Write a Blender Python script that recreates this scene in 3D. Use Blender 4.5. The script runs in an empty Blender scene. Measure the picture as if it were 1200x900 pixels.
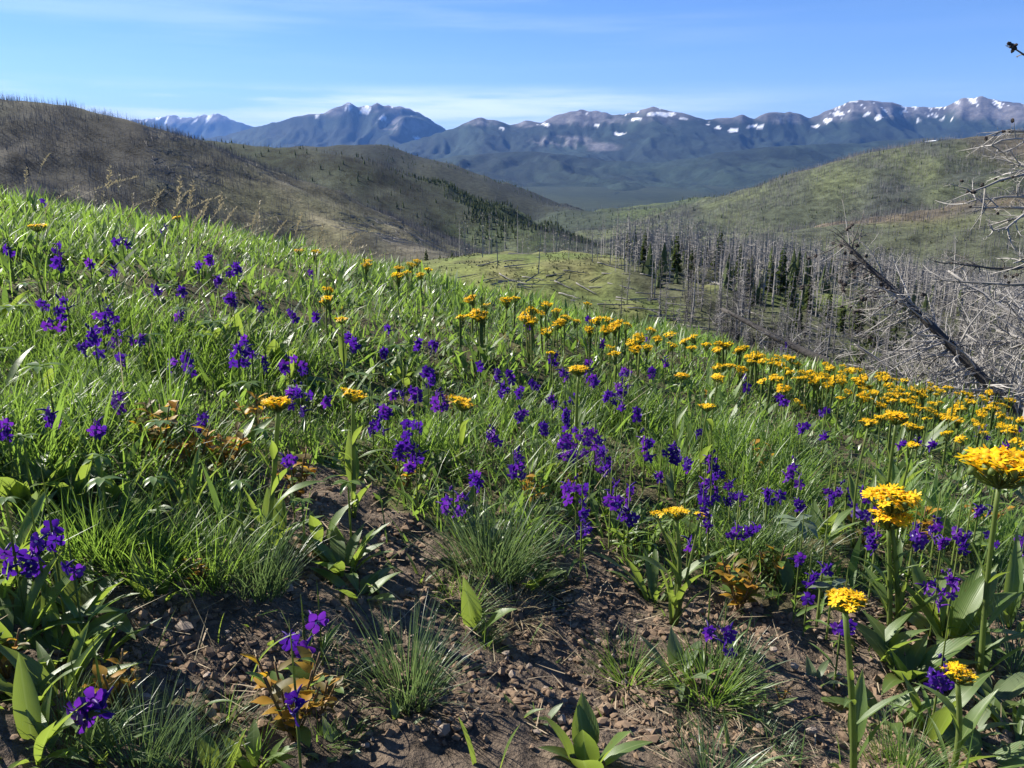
import bpy, math, random
import numpy as np
from mathutils import Vector, Matrix, Euler

random.seed(7)
rng = np.random.default_rng(7)
scene = bpy.context.scene
COL = scene.collection
R = math.radians

# ------------------------------------------------------------------ camera
FPX, PITCH = 970.0, R(15.28)
CP, SP = math.cos(PITCH), math.sin(PITCH)
cam_d = bpy.data.cameras.new("camera")
cam_d.sensor_width = 36.0
cam_d.lens = 36.0 * FPX / 1200.0
cam_d.clip_start = 0.02
cam_d.clip_end = 200000.0
cam = bpy.data.objects.new("camera", cam_d)
cam.rotation_euler = (R(90) - PITCH, 0, 0)
COL.objects.link(cam)
scene.camera = cam

# ------------------------------------------------------------------ light, sky, exposure
SUN_AZ, SUN_EL = R(-62), R(37)          # azimuth from +Y, positive to the right
SUN = Vector((math.sin(SUN_AZ) * math.cos(SUN_EL), math.cos(SUN_AZ) * math.cos(SUN_EL), math.sin(SUN_EL)))
sd = bpy.data.lights.new("sun", 'SUN')
sd.energy = 5.0
sd.angle = R(0.5)
sd.color = (1.0, 0.95, 0.86)
so = bpy.data.objects.new("sun", sd)
so.rotation_euler = (-SUN).to_track_quat('-Z', 'Y').to_euler()
COL.objects.link(so)

scene.view_settings.view_transform = 'Standard'
scene.view_settings.look = 'None'
scene.view_settings.gamma = 1.0
scene.view_settings.use_curve_mapping = False
scene.view_settings.exposure = 1.3
scene.cycles.use_denoising = True
scene.cycles.max_bounces = 6
scene.cycles.diffuse_bounces = 3
scene.cycles.transmission_bounces = 4
scene.cycles.transparent_max_bounces = 4
scene.cycles.volume_bounces = 0
scene.cycles.sample_clamp_indirect = 6.0


class NT:
    """small helper to write node trees"""
    def __init__(s, tree):
        s.t = tree
        s.n = tree.nodes
        s.l = tree.links
    def new(s, kind, **kw):
        nd = s.n.new(kind)
        for k, v in kw.items():
            if k.startswith('i_'):
                nd.inputs[k[2:].replace('_', ' ')].default_value = v
            else:
                setattr(nd, k, v)
        return nd
    def link(s, a, b):
        s.l.new(a, b)
    def val(s, x, sock):
        if hasattr(x, 'is_output'):
            s.l.new(x, sock)
        else:
            sock.default_value = x
    def math(s, op, a, b=0.0, c=0.0, clamp=False):
        nd = s.n.new('ShaderNodeMath')
        nd.operation = op
        nd.use_clamp = clamp
        s.val(a, nd.inputs[0]); s.val(b, nd.inputs[1]); s.val(c, nd.inputs[2])
        return nd.outputs[0]
    def mix(s, f, a, b, mode='MIX'):
        nd = s.n.new('ShaderNodeMix')
        nd.data_type = 'RGBA'
        nd.blend_type = mode
        s.val(f, nd.inputs[0]); s.val(a, nd.inputs[6]); s.val(b, nd.inputs[7])
        return nd.outputs[2]
    def noise(s, vec, scale, detail=4.0, rough=0.55, dim='3D'):
        nd = s.n.new('ShaderNodeTexNoise')
        nd.noise_dimensions = dim
        nd.inputs['Scale'].default_value = scale
        nd.inputs['Detail'].default_value = detail
        nd.inputs['Roughness'].default_value = rough
        if vec is not None:
            s.l.new(vec, nd.inputs['Vector'])
        return nd.outputs[0]
    def ramp(s, f, stops, interp='LINEAR'):
        nd = s.n.new('ShaderNodeValToRGB')
        cr = nd.color_ramp
        cr.interpolation = interp
        while len(cr.elements) < len(stops):
            cr.elements.new(0.5)
        for e, (p, c) in zip(cr.elements, stops):
            e.position = p
            e.color = c if len(c) == 4 else (*c, 1)
        s.val(f, nd.inputs[0])
        return nd.outputs[0]
    def smooth(s, x, a, b):
        nd = s.n.new('ShaderNodeMapRange')
        nd.interpolation_type = 'SMOOTHSTEP'
        s.val(x, nd.inputs[0])
        nd.inputs[1].default_value = a
        nd.inputs[2].default_value = b
        return nd.outputs[0]


world = bpy.data.worlds.new("World")
scene.world = world
world.use_nodes = True
w = NT(world.node_tree)
w.n.clear()
sky = w.new('ShaderNodeTexSky', sky_type='NISHITA', sun_disc=False)
sky.sun_elevation = SUN_EL
sky.sun_rotation = SUN_AZ
sky.altitude = 2200
sky.air_density = 1.0
sky.dust_density = 0.35
sky.ozone_density = 3.2
tc = w.new('ShaderNodeTexCoord')
sep = w.new('ShaderNodeSeparateXYZ')
w.link(tc.outputs['Generated'], sep.inputs[0])
X, Y, Z = sep.outputs
# wispy cirrus: noise stretched along the horizon
el = w.math('MULTIPLY', Z, 14.0)
cmb = w.new('ShaderNodeCombineXYZ')
w.link(X, cmb.inputs[0]); w.link(Y, cmb.inputs[1]); w.link(el, cmb.inputs[2])
n1 = w.noise(cmb.outputs[0], 2.1, 6.0, 0.55)
n2 = w.noise(cmb.outputs[0], 7.0, 5.0, 0.6)
low = w.math('MULTIPLY', w.smooth(Z, 0.005, 0.045), w.math('SUBTRACT', 1.0, w.smooth(Z, 0.058, 0.085)))
c1 = w.smooth(w.math('ADD', w.math('MULTIPLY', n1, 0.75), w.math('MULTIPLY', n2, 0.25)), 0.42, 0.60)
veil = w.math('MULTIPLY', w.math('MULTIPLY', w.smooth(Z, 0.08, 0.13), w.math('SUBTRACT', 1.0, w.smooth(Z, 0.14, 0.30))),
              w.smooth(n1, 0.40, 0.70))
left = w.math('SUBTRACT', 1.0, w.smooth(X, 0.0, 0.35))      # thicker towards the sun's side
cl = w.math('MULTIPLY', w.math('ADD', w.math('MULTIPLY', w.math('MULTIPLY', low, c1), 1.0), w.math('MULTIPLY', veil, 0.20)),
            w.math('MULTIPLY_ADD', left, 0.75, 0.12), clamp=True)
hs = w.new('ShaderNodeHueSaturation')
hs.inputs['Saturation'].default_value = 1.18
w.link(sky.outputs[0], hs.inputs['Color'])
tint = w.mix(1.0, hs.outputs[0], (0.89, 0.875, 1.05, 1), 'MULTIPLY')
skyc = w.mix(cl, tint, (9.0, 9.6, 10.2, 1))
bg = w.new('ShaderNodeBackground')
bg.inputs[1].default_value = 0.064
w.link(skyc, bg.inputs[0])
wo = w.new('ShaderNodeOutputWorld')
w.link(bg.outputs[0], wo.inputs[0])


# ------------------------------------------------------------------ helpers
def tag(o, label=None, cat=None, group=None, kind=None):
    if label: o['label'] = label
    if cat: o['category'] = cat
    if group: o['group'] = group
    if kind: o['kind'] = kind
    return o


def mesh_np(name, verts, polys, smooth=True):
    """polys: list of int arrays (n,3) or (n,4)"""
    me = bpy.data.meshes.new(name)
    verts = np.asarray(verts, np.float32)
    polys = [np.asarray(p, np.int32) for p in polys if len(p)]
    nl = sum(p.size for p in polys)
    npoly = sum(len(p) for p in polys)
    me.vertices.add(len(verts))
    me.vertices.foreach_set('co', verts.ravel())
    me.loops.add(nl)
    me.loops.foreach_set('vertex_index', np.concatenate([p.ravel() for p in polys]))
    me.polygons.add(npoly)
    starts, off = [], 0
    for p in polys:
        k = p.shape[1]
        starts.append(off + np.arange(len(p)) * k)
        off += p.size
    me.polygons.foreach_set('loop_start', np.concatenate(starts).astype(np.int32))
    me.update(calc_edges=True)
    me.polygons.foreach_set('use_smooth', np.full(npoly, smooth))
    me.validate()
    return me


def link(name, me, mat=None, parent=None, loc=None, rot=None, sc=None):
    o = bpy.data.objects.new(name, me)
    if me is not None and mat is not None and not me.materials:
        me.materials.append(mat)
    COL.objects.link(o)
    if parent is not None:
        o.parent = parent
    if loc is not None: o.location = loc
    if rot is not None: o.rotation_euler = rot
    if sc is not None: o.scale = sc if hasattr(sc, '__len__') else (sc, sc, sc)
    return o


class MB:
    """collects geometry for one mesh"""
    def __init__(s):
        s.v, s.t, s.q, s.n = [], [], [], 0
    def add(s, v, tris=None, quads=None):
        v = np.asarray(v, float).reshape(-1, 3)
        if tris is not None and len(tris): s.t.append(np.asarray(tris, int) + s.n)
        if quads is not None and len(quads): s.q.append(np.asarray(quads, int) + s.n)
        s.v.append(v); s.n += len(v)
    def tube(s, pts, rad, sides=5, cap=True):
        pts = np.asarray(pts, float)
        m = len(pts)
        rad = np.broadcast_to(np.asarray(rad, float), (m,))
        tan = np.gradient(pts, axis=0)
        tan /= np.linalg.norm(tan, axis=1, keepdims=True) + 1e-9
        ref = np.array([0.31, 0.12, 0.94]) if abs(tan[0, 2]) < 0.9 else np.array([1.0, 0.1, 0.05])
        a = np.cross(tan, ref); a /= np.linalg.norm(a, axis=1, keepdims=True) + 1e-9
        b = np.cross(tan, a)
        th = np.arange(sides) * 2 * math.pi / sides
        ring = a[:, None] * np.cos(th)[None, :, None] + b[:, None] * np.sin(th)[None, :, None]
        v = (pts[:, None] + ring * rad[:, None, None]).reshape(-1, 3)
        q = []
        for i in range(m - 1):
            for j in range(sides):
                k = (j + 1) % sides
                q.append((i * sides + j, i * sides + k, (i + 1) * sides + k, (i + 1) * sides + j))
        t = []
        if cap:
            v = np.vstack([v, pts[-1:] , pts[:1]])
            e = (m - 1) * sides
            for j in range(sides):
                t.append((e + j, e + (j + 1) % sides, m * sides))
                t.append((((j + 1) % sides), j, m * sides + 1))
        s.add(v, t, q)
    def mesh(s, name, smooth=True):
        polys = []
        if s.t: polys.append(np.vstack(s.t))
        if s.q: polys.append(np.vstack(s.q))
        return mesh_np(name, np.vstack(s.v), polys, smooth)


# value noise
def _h(ix, iy, seed):
    n = (ix.astype(np.int64) * 374761393 + iy.astype(np.int64) * 668265263 + seed * 974711) & 0xffffffff
    n = ((n ^ (n >> 13)) * 1274126177) & 0xffffffff
    n = ((n ^ (n >> 16)) * 2246822519) & 0xffffffff
    return ((n ^ (n >> 15)) & 0xffffff) / float(0xffffff)


def vn(x, y, seed=0):
    ix, iy = np.floor(x), np.floor(y)
    fx, fy = x - ix, y - iy
    ux, uy = fx * fx * fx * (fx * (fx * 6 - 15) + 10), fy * fy * fy * (fy * (fy * 6 - 15) + 10)
    a, b = _h(ix, iy, seed), _h(ix + 1, iy, seed)
    c, d = _h(ix, iy + 1, seed), _h(ix + 1, iy + 1, seed)
    return (a + (b - a) * ux) * (1 - uy) + (c + (d - c) * ux) * uy


def fbm(x, y, octv=4, seed=0, gain=0.5):
    """-1..1"""
    x, y = np.asarray(x, float), np.asarray(y, float)
    s, a, t = 0.0, 1.0, 0.0
    for i in range(octv):
        s = s + a * (vn(x * 2 ** i + i * 17.3, y * 2 ** i - i * 9.1, seed + i) * 2 - 1)
        t += a
        a *= gain
    return s / t * 1.6


def ridged(x, y, octv=4, seed=0):
    s, a, t = 0.0, 1.0, 0.0
    for i in range(octv):
        s = s + a * (1 - np.abs(vn(x * 2 ** i + i * 7.7, y * 2 ** i + i * 3.3, seed + i) * 2 - 1))
        t += a
        a *= 0.5
    return s / t


def sstep(a, b, x):
    t = np.clip((x - a) / (b - a), 0, 1)
    return t * t * (3 - 2 * t)


def ray(px, py):
    u, v = (np.asarray(px, float) - 600) / FPX, (450 - np.asarray(py, float)) / FPX
    return u, CP + SP * v, -SP + CP * v


def at_dist(px, py, Yd):
    """world point on the line of sight of a pixel of the photo at forward distance Yd"""
    u, b, c = ray(px, py)
    return np.array([u / b * Yd, Yd, c / b * Yd])


def to_px(x, y, z):
    d = y * CP - z * SP
    d = np.where(d < 1e-3, 1e-3, d)
    return 600 + FPX * x / d, 450 - FPX * (y * SP + z * CP) / d


# ------------------------------------------------------------------ terrain heights
H0, AX, BY, CC, R1 = 0.65, 0.20, -0.045, 0.018, 9.0


def z_meadow(x, y, bumps=True):
    r = np.hypot(x, y)
    drop = np.where(r < R1, CC * r * r, CC * R1 * R1 + 2 * CC * R1 * (r - R1))
    z = -H0 - AX * x * (1 - 0.35 * sstep(8, 30, r)) + 0.075 * np.where(x < 0, x * x / (np.abs(x) + .9), 0) * (1 - sstep(10, 40, r)) - BY * y - drop
    if bumps:
        z = z + 0.035 * fbm(x / 0.9, y / 0.9, 3, 11) + 0.012 * fbm(x / 0.16, y / 0.16, 3, 12)
    return z


def poly3(pts):
    return np.array([at_dist(*p) for p in pts])


RIDGES = {  # name: (points, side slope, rounding, shift amplitude)
    'knoll': (poly3([(430, 345, 128), (500, 326, 128), (560, 309, 125), (640, 301, 125), (730, 306, 130), (830, 318, 140)]), 0.22, 22),
    'spur': (poly3([(-500, 60, 430), (-150, 95, 430), (0, 117, 430), (60, 122, 430), (100, 131, 430), (170, 167, 420), (240, 210, 400), (330, 244, 380),
                    (410, 270, 360), (490, 294, 330), (540, 312, 300)]), 0.40, 14),
    'middle': (poly3([(60, 150, 900), (200, 160, 900), (260, 166, 880), (330, 173, 850), (400, 181, 820), (450, 206, 800), (520, 233, 760), (600, 263, 700),
                      (660, 281, 640), (720, 302, 560)]), 0.40, 14),
    'back': (poly3([(300, 175, 2600), (380, 171, 2500), (440, 170, 2400), (500, 191, 2300), (560, 216, 2200), (640, 241, 2100), (720, 263, 1900)]), 0.36, 40),
    'green_rise': (poly3([(700, 262, 1750), (760, 246, 1850), (830, 236, 2000), (920, 226, 2200), (1020, 214, 2500)]), 0.20, 90),
    'right': (poly3([(1500, 120, 1200), (1300, 142, 1160), (1200, 155, 1150), (1120, 163, 1150), (1060, 172, 1150), (1000, 190, 1150), (940, 216, 1120),
                     (880, 240, 1080), (800, 267, 1000), (720, 286, 900)]), 0.34, 30),
    'right_low': (poly3([(1400, 205, 560), (1300, 218, 560), (1180, 245, 560), (1090, 258, 560), (1000, 266, 560), (900, 274, 560), (820, 284, 540), (740, 294, 500)]), 0.26, 40),
}
RNAMES = list(RIDGES)
VR = np.array([0, 60, 100, 200, 400, 700, 1200, 2500, 5000, 9000, 15000, 60000.0])
VZ = np.array([-5, -17, -25, -39, -58, -79, -128, -205, -275, -262, -240, -240.0])


def ridge_z(x, y, pts, s, rr):
    best = np.full(x.shape, -1e9)
    dmin = np.full(x.shape, 1e9)
    for a, b in zip(pts[:-1], pts[1:]):
        d = b[:2] - a[:2]
        t = np.clip(((x - a[0]) * d[0] + (y - a[1]) * d[1]) / (d @ d), 0, 1)
        dd = np.hypot(x - a[0] - t * d[0], y - a[1] - t * d[1])
        z = a[2] + (b[2] - a[2]) * t - s * (np.sqrt(dd * dd + rr * rr) - rr)
        best = np.maximum(best, z)
        dmin = np.minimum(dmin, dd)
    return best, dmin


def z_wide(x, y):
    r = np.hypot(x, y)
    base = np.interp(r, VR, VZ)
    # the valley's sides rise away from the line of sight on both hands
    lat = np.abs(x - 0.06 * y)
    base = base + np.where(r > 150, 1, 0) * 0.05 * np.maximum(lat - 0.25 * y, 0) * sstep(150, 500, r)
    und = fbm(x / (0.10 * r + 20), y / (0.10 * r + 20), 3, 21) if np.ndim(x) == 0 else fbm(x / 60, y / 60, 3, 21)
    z = base + und * np.clip(r * 0.006, 0, 2.0)
    reg = np.zeros(x.shape, int)
    for i, nme in enumerate(RNAMES):
        pts, s, rr = RIDGES[nme]
        zr, d = ridge_z(x, y, pts, s, rr)
        L = np.abs(pts[len(pts) // 2][1])
        wl = L * 0.14
        gul = ridged(x / wl, y / wl, 3, 31 + i) - 0.62
        zr = zr + np.clip(d / (0.16 * L), 0, 1) * (gul * L * {'knoll': .008, 'spur': .018, 'right_low': .02}.get(nme, .035) + fbm(x / (wl * .3), y / (wl * .3), 3, 41 + i) * L * 0.006)
        zr = zr + fbm(x / (0.03 * L), y / (0.03 * L), 2, 51 + i) * L * 0.0012
        k = 0.012 * L
        h = np.clip(0.5 + 0.5 * (zr - z) / k, 0, 1)
        reg = np.where(zr > z, i + 1, reg)
        z = z * (1 - h) + zr * h + k * h * (1 - h)
    return z, reg


def Zall(x, y, bumps=True):
    x, y = np.asarray(x, float), np.asarray(y, float)
    shp = x.shape
    x, y = np.atleast_1d(x), np.atleast_1d(y)
    r = np.hypot(x, y)
    zn = z_meadow(x, y, bumps)
    reg = np.zeros(x.shape, int)
    out = zn.copy()
    m = r > 14
    if m.any():
        zw, rg = z_wide(x[m], y[m])
        f = sstep(14, 62, r[m])
        behind = sstep(0.2, -0.4, y[m] / r[m])        # behind the camera the slope simply goes on
        out[m] = zn[m] * (1 - f) + zw * f
        reg[m] = np.where(r[m] > 45, rg, -1)
    reg[~m] = -1
    return out.reshape(shp), reg.reshape(shp)


def Zn(x, y):
    return float(Zall(np.array([x]), np.array([y]))[0][0])


def on_ray(px, py, Hh=0.0, r0=0.55, r1=9.0):
    """ground point below the place where the line of sight is Hh above the meadow; also the height actually met"""
    u, b, c = ray(px, py)
    Yd = np.linspace(r0, r1, 700)
    x = u / b * Yd
    g = Zall(x, Yd)[0]
    diff = c / b * Yd - g - Hh
    hit = np.nonzero(diff <= 0)[0]
    i = hit[0] if len(hit) else int(np.argmin(diff))
    return np.array([x[i], Yd[i], g[i]]), float(c / b * Yd[i] - g[i])
# ------------------------------------------------------------------ materials for land
def base_mat(name):
    m = bpy.data.materials.new(name)
    m.use_nodes = True
    t = NT(m.node_tree)
    p = t.n['Principled BSDF']
    return m, t, p


def land_mat(name, s1, s2, bump=0.4, bdist=0.02, vary=0.5, rough=0.95):
    """base colour from the cover attribute, broken up by noise at two scales"""
    m, t, p = base_mat(name)
    at = t.new('ShaderNodeAttribute', attribute_name='cover')
    geo = t.new('ShaderNodeNewGeometry')
    a = t.noise(geo.outputs['Position'], s1, 6, 0.65)
    b = t.noise(geo.outputs['Position'], s2, 5, 0.6)
    k = t.math('ADD', t.math('MULTIPLY', a, 0.6), t.math('MULTIPLY', b, 0.4))
    f = t.math('MULTIPLY_ADD', t.smooth(k, 0.32, 0.68), 2 * vary, 1 - vary)
    c = t.new('ShaderNodeVectorMath', operation='SCALE')
    t.link(at.outputs['Color'], c.inputs[0]); t.link(f, c.inputs['Scale'])
    t.link(c.outputs[0], p.inputs['Base Color'])
    p.inputs['Roughness'].default_value = rough
    p.inputs['Specular IOR Level'].default_value = 0.15
    bp = t.new('ShaderNodeBump')
    bp.inputs['Strength'].default_value = bump
    bp.inputs['Distance'].default_value = bdist
    t.link(k, bp.inputs['Height'])
    t.link(bp.outputs[0], p.inputs['Normal'])
    return m


def flat_mat(name, c1, c2, scale=30.0, rough=0.85, spec=0.2, bump=0.0, bdist=0.01):
    """two-tone material; tone varies by object and by noise"""
    m, t, p = base_mat(name)
    oi = t.new('ShaderNodeObjectInfo')
    geo = t.new('ShaderNodeNewGeometry')
    tc_ = t.new('ShaderNodeTexCoord')
    n = t.noise(tc_.outputs['Object'], scale, 4, 0.6)
    k = t.math('MULTIPLY_ADD', oi.outputs['Random'], 0.4, t.math('MULTIPLY_ADD', geo.outputs['Random Per Island'], 0.35, t.math('MULTIPLY_ADD', n, 0.9, -0.32)), clamp=True)
    t.link(t.mix(k, (*c1, 1), (*c2, 1)), p.inputs['Base Color'])
    p.inputs['Roughness'].default_value = rough
    p.inputs['Specular IOR Level'].default_value = spec
    if bump:
        bp = t.new('ShaderNodeBump')
        bp.inputs['Strength'].default_value = bump
        bp.inputs['Distance'].default_value = bdist
        t.link(n, bp.inputs['Height'])
        t.link(bp.outputs[0], p.inputs['Normal'])
    return m


def leaf_mat(name, c1, c2, trans, tf=0.42, rough=0.55, spec=0.3, scale=18.0, vein=False):
    """thin leaf: diffuse front with light passing through"""
    m, t, p = base_mat(name)
    oi = t.new('ShaderNodeObjectInfo')
    geo = t.new('ShaderNodeNewGeometry')
    n = t.noise(geo.outputs['Position'], scale, 3, 0.5)
    k = t.math('MULTIPLY_ADD', oi.outputs['Random'], 0.35, t.math('MULTIPLY_ADD', geo.outputs['Random Per Island'], 0.55, t.math('MULTIPLY_ADD', n, 0.7, -0.3)), clamp=True)
    col = t.mix(k, (*c1, 1), (*c2, 1))
    if vein:                                   # pale midrib, parallel veins, brown blemishes
        tcn = t.new('ShaderNodeTexCoord')
        sp = t.new('ShaderNodeSeparateXYZ'); t.link(tcn.outputs['Generated'], sp.inputs[0])
        ac = t.math('ABSOLUTE', t.math('SUBTRACT', sp.outputs[1], 0.5))
        rib = t.math('SUBTRACT', 1.0, t.smooth(ac, 0.012, 0.05))
        ln = t.math('SINE', t.math('MULTIPLY_ADD', ac, 95.0, t.math('MULTIPLY', sp.outputs[2], -9.0)))
        col = t.mix(t.math('MULTIPLY', rib, 0.55), col, (0.24, 0.30, 0.12, 1))
        col = t.mix(t.math('MULTIPLY_ADD', ln, 0.04, 0.04), col, (0.05, 0.08, 0.02, 1))
        sn = t.noise(geo.outputs['Position'], 70, 5, 0.7)
        col = t.mix(t.math('MULTIPLY', t.smooth(sn, 0.60, 0.70), 0.65), col, (0.13, 0.085, 0.03, 1))
        bp = t.new('ShaderNodeBump'); bp.inputs['Strength'].default_value = 0.14; bp.inputs['Distance'].default_value = 0.002
        t.link(t.math('ADD', ln, t.math('MULTIPLY', n, 2.0)), bp.inputs['Height']); t.link(bp.outputs[0], p.inputs['Normal'])
    t.link(col, p.inputs['Base Color'])
    p.inputs['Roughness'].default_value = rough
    p.inputs['Specular IOR Level'].default_value = spec
    tr = t.new('ShaderNodeBsdfTranslucent')
    tcol = t.mix(0.55, col, (*trans, 1))
    t.link(tcol, tr.inputs['Color'])
    mx = t.new('ShaderNodeMixShader')
    mx.inputs[0].default_value = tf
    t.link(p.outputs[0], mx.inputs[1]); t.link(tr.outputs[0], mx.inputs[2])
    t.link(mx.outputs[0], t.n['Material Output'].inputs['Surface'])
    return m


M = {}
M['soil'] = land_mat('soil', 26, 140, 0.9, 0.02, 0.55)
M['hill'] = land_mat('hill_cover', 0.09, 0.7, 0.8, 1.2, 0.75)
M['knoll'] = land_mat('knoll_turf', 0.25, 1.6, 0.9, 0.4, 0.7)
M['valley'] = land_mat('valley_cover', 0.012, 0.09, 0.8, 4.0, 0.5)
M['mount'] = land_mat('mountain_rock', 0.004, 0.02, 0.9, 30.0, 0.45)

# ------------------------------------------------------------------ where the bare soil lies (outline on the ground)
SOIL_PX = [(318, 575), (345, 555), (440, 570), (505, 640), (560, 690), (640, 660), (650, 630), (700, 615), (745, 650), (745, 720), (850, 690), (930, 720),
           (985, 700), (1010, 770), (1015, 900), (1010, 990), (230, 990), (240, 850), (175, 780), (120, 730), (130, 680), (300, 690), (340, 640)]
SOIL2_PX = [(1000, 700), (1085, 690), (1180, 680), (1240, 690), (1250, 990), (1010, 990)]
SOIL3_PX = [(-60, 700), (115, 700), (160, 770), (215, 850), (215, 990), (-60, 990)]


def inside(px, py, poly):
    c = np.zeros(np.shape(px), bool)
    n = len(poly)
    for i in range(n):
        x1, y1 = poly[i]; x2, y2 = poly[(i + 1) % n]
        cond = ((y1 > py) != (y2 > py))
        xi = (x2 - x1) * (py - y1) / ((y2 - y1) if y2 != y1 else 1e-9) + x1
        c ^= cond & (px < xi)
    return c


SOIL_W = [np.array([on_ray(px, py)[0][:2] for px, py in P]) for P in (SOIL_PX, SOIL2_PX, SOIL3_PX)]


def soilness(x, y):
    """1 on bare soil, 0 in the closed meadow"""
    j1, j2 = 0.05 * fbm(x / 0.14, y / 0.14, 3, 61), 0.05 * fbm(x / 0.14, y / 0.14, 3, 62)
    s = np.zeros(np.shape(x))
    for P in SOIL_W:
        s = np.maximum(s, inside(x + j1, y + j2, [tuple(p) for p in P]).astype(float))
    return s


# ------------------------------------------------------------------ the ground sheet, near soil to horizon, split where hills begin
radii = np.concatenate([np.linspace(0.05, 0.75, 20)[:-1], np.arange(0.75, 2.5, 0.011), np.geomspace(2.5, 12, 105), np.geomspace(12, 62, 60)[1:],
                        np.geomspace(62, 3200, 190)[1:], np.geomspace(3200, 60000, 45)[1:]])
az = np.concatenate([np.linspace(-180, -48, 40)[:-1], np.linspace(-48, 48, 350), np.linspace(48, 180, 40)[1:]])
azr = np.radians(az)
GX = (radii[:, None] * np.sin(azr)[None]); GY = (radii[:, None] * np.cos(azr)[None])
GZ, GR = Zall(GX, GY)
# crumbly relief of the bare soil
nearm = GX ** 2 + GY ** 2 < 16
cr = 0.010 * fbm(GX / 0.06, GY / 0.06, 3, 71) + 0.006 * ridged(GX / 0.025, GY / 0.025, 2, 72)
GZ = GZ + np.where(nearm, cr, 0)
nr, na = GX.shape


def cover_color(x, y, reg, r):
    c = np.zeros(x.shape + (3,))
    def put(mask, col):
        c[mask] = np.broadcast_to(col, c.shape)[mask] if np.ndim(col) == 1 else col[mask]
    n1 = fbm(x / 45, y / 45, 4, 81)[..., None]
    n2 = fbm(x / 14, y / 14, 4, 82)[..., None]
    n3 = fbm(x / 160, y / 160, 3, 83)[..., None]
    L = lambda a, b, t: np.array(a) * (1 - t) + np.array(b) * t
    burnt = L((0.036, 0.035, 0.029), (0.055, 0.057, 0.037), sstep(-.3, .5, n1))
    burnt = L(burnt, (0.085, 0.098, 0.040), 0.8 * sstep(0.15, 0.6, n3))
    burnt = L(burnt, (0.20, 0.175, 0.13), 0.55 * sstep(0.42, 0.75, n2))
    pxx, pyy = to_px(x, y, np.interp(np.hypot(x, y), VR, VZ) + 30)
    tan = L((0.105, 0.100, 0.050), (0.165, 0.145, 0.085), sstep(-.2, .5, n2))
    burnt = L(burnt, tan, (sstep(190, 330, pxx) * sstep(480, 380, np.hypot(x, y)))[..., None] * (.25 + .75 * sstep(-.5, .1, n1)))
    green = L((0.090, 0.094, 0.042), (0.128, 0.134, 0.046), sstep(-.3, .4, n1))
    green = L(green, (0.14, 0.100, 0.052), 0.8 * sstep(0.25, 0.6, n3))
    green = L(green, (0.060, 0.060, 0.042), 0.7 * sstep(0.1, 0.5, fbm(x / 70, y / 70, 4, 85)[..., None]))
    turf = L((0.105, 0.120, 0.030), (0.150, 0.150, 0.040), sstep(-.4, .4, n2))
    turf = L(turf, (0.17, 0.14, 0.055), 0.7 * sstep(0.1, 0.6, fbm(x / 7, y / 7, 3, 84)[..., None]))
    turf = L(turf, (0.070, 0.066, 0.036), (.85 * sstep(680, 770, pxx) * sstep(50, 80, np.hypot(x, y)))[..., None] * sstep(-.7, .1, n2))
    val = L((0.015, 0.024, 0.015), (0.027, 0.036, 0.019), sstep(-.3, .4, fbm(x / 420, y / 420, 4, 86)[..., None]))
    valn = L((0.060, 0.058, 0.046), (0.082, 0.082, 0.044), sstep(-.3, .4, n1))
    f = sstep(900, 2200, r)[..., None]
    val = valn * (1 - f) + val * f
    near = np.broadcast_to(np.array([0.128, 0.097, 0.070]), c.shape) * (1 + 0.25 * fbm(x / 0.3, y / 0.3, 4, 87)[..., None])
    sn = np.where(r < 4, soilness(np.where(r < 4, x, 0), np.where(r < 4, y, 50)), 0)[..., None]
    litter = L((0.070, 0.058, 0.032), (0.090, 0.085, 0.036), sstep(-.3, .3, fbm(x / 0.5, y / 0.5, 3, 88)[..., None]))
    near = near * sn + litter * (1 - sn)
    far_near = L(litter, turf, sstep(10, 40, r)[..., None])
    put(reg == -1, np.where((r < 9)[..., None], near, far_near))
    put(reg == 0, val)
    for i, k in enumerate(RNAMES):
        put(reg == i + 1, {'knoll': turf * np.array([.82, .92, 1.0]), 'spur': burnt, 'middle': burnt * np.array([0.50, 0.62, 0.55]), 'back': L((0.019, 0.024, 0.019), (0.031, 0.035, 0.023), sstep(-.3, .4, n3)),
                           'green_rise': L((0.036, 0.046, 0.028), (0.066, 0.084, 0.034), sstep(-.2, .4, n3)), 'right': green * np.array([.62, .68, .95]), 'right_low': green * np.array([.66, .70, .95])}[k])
    return np.clip(c, 0.01, 0.6)


GC = cover_color(GX, GY, GR, np.hypot(GX, GY))
# soften the seams between the covers
for _ in range(2):
    m_ = (GR[1:-1, 1:-1] >= 0)[..., None]
    avg = (GC[:-2, 1:-1] + GC[2:, 1:-1] + GC[1:-1, :-2] + GC[1:-1, 2:]) / 4
    GC[1:-1, 1:-1] = np.where(m_, 0.5 * GC[1:-1, 1:-1] + 0.5 * avg, GC[1:-1, 1:-1])
V = np.stack([GX, GY, GZ], -1).reshape(-1, 3)
ii, jj = np.meshgrid(np.arange(nr - 1), np.arange(na - 1), indexing='ij')
Q = np.stack([ii * na + jj, ii * na + jj + 1, (ii + 1) * na + jj + 1, (ii + 1) * na + jj], -1).reshape(-1, 4)[:, ::-1]
QR = GR[:-1, :-1].reshape(-1)
c0 = len(V)
V = np.vstack([V, [[0, 0, Zn(0.01, 0.0)]]])
ring0 = np.stack([np.full(na - 1, c0), np.arange(1, na), np.arange(na - 1)], -1)
GCF = np.vstack([GC.reshape(-1, 3), GC.reshape(-1, 3)[:1]])
REGION = {-1: ('ground', 'soil'), 0: ('valley_floor', 'valley'), 1: ('knoll', 'knoll')}
for i in range(1, len(RNAMES)):
    REGION[i + 1] = ('hill', 'hill')
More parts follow.
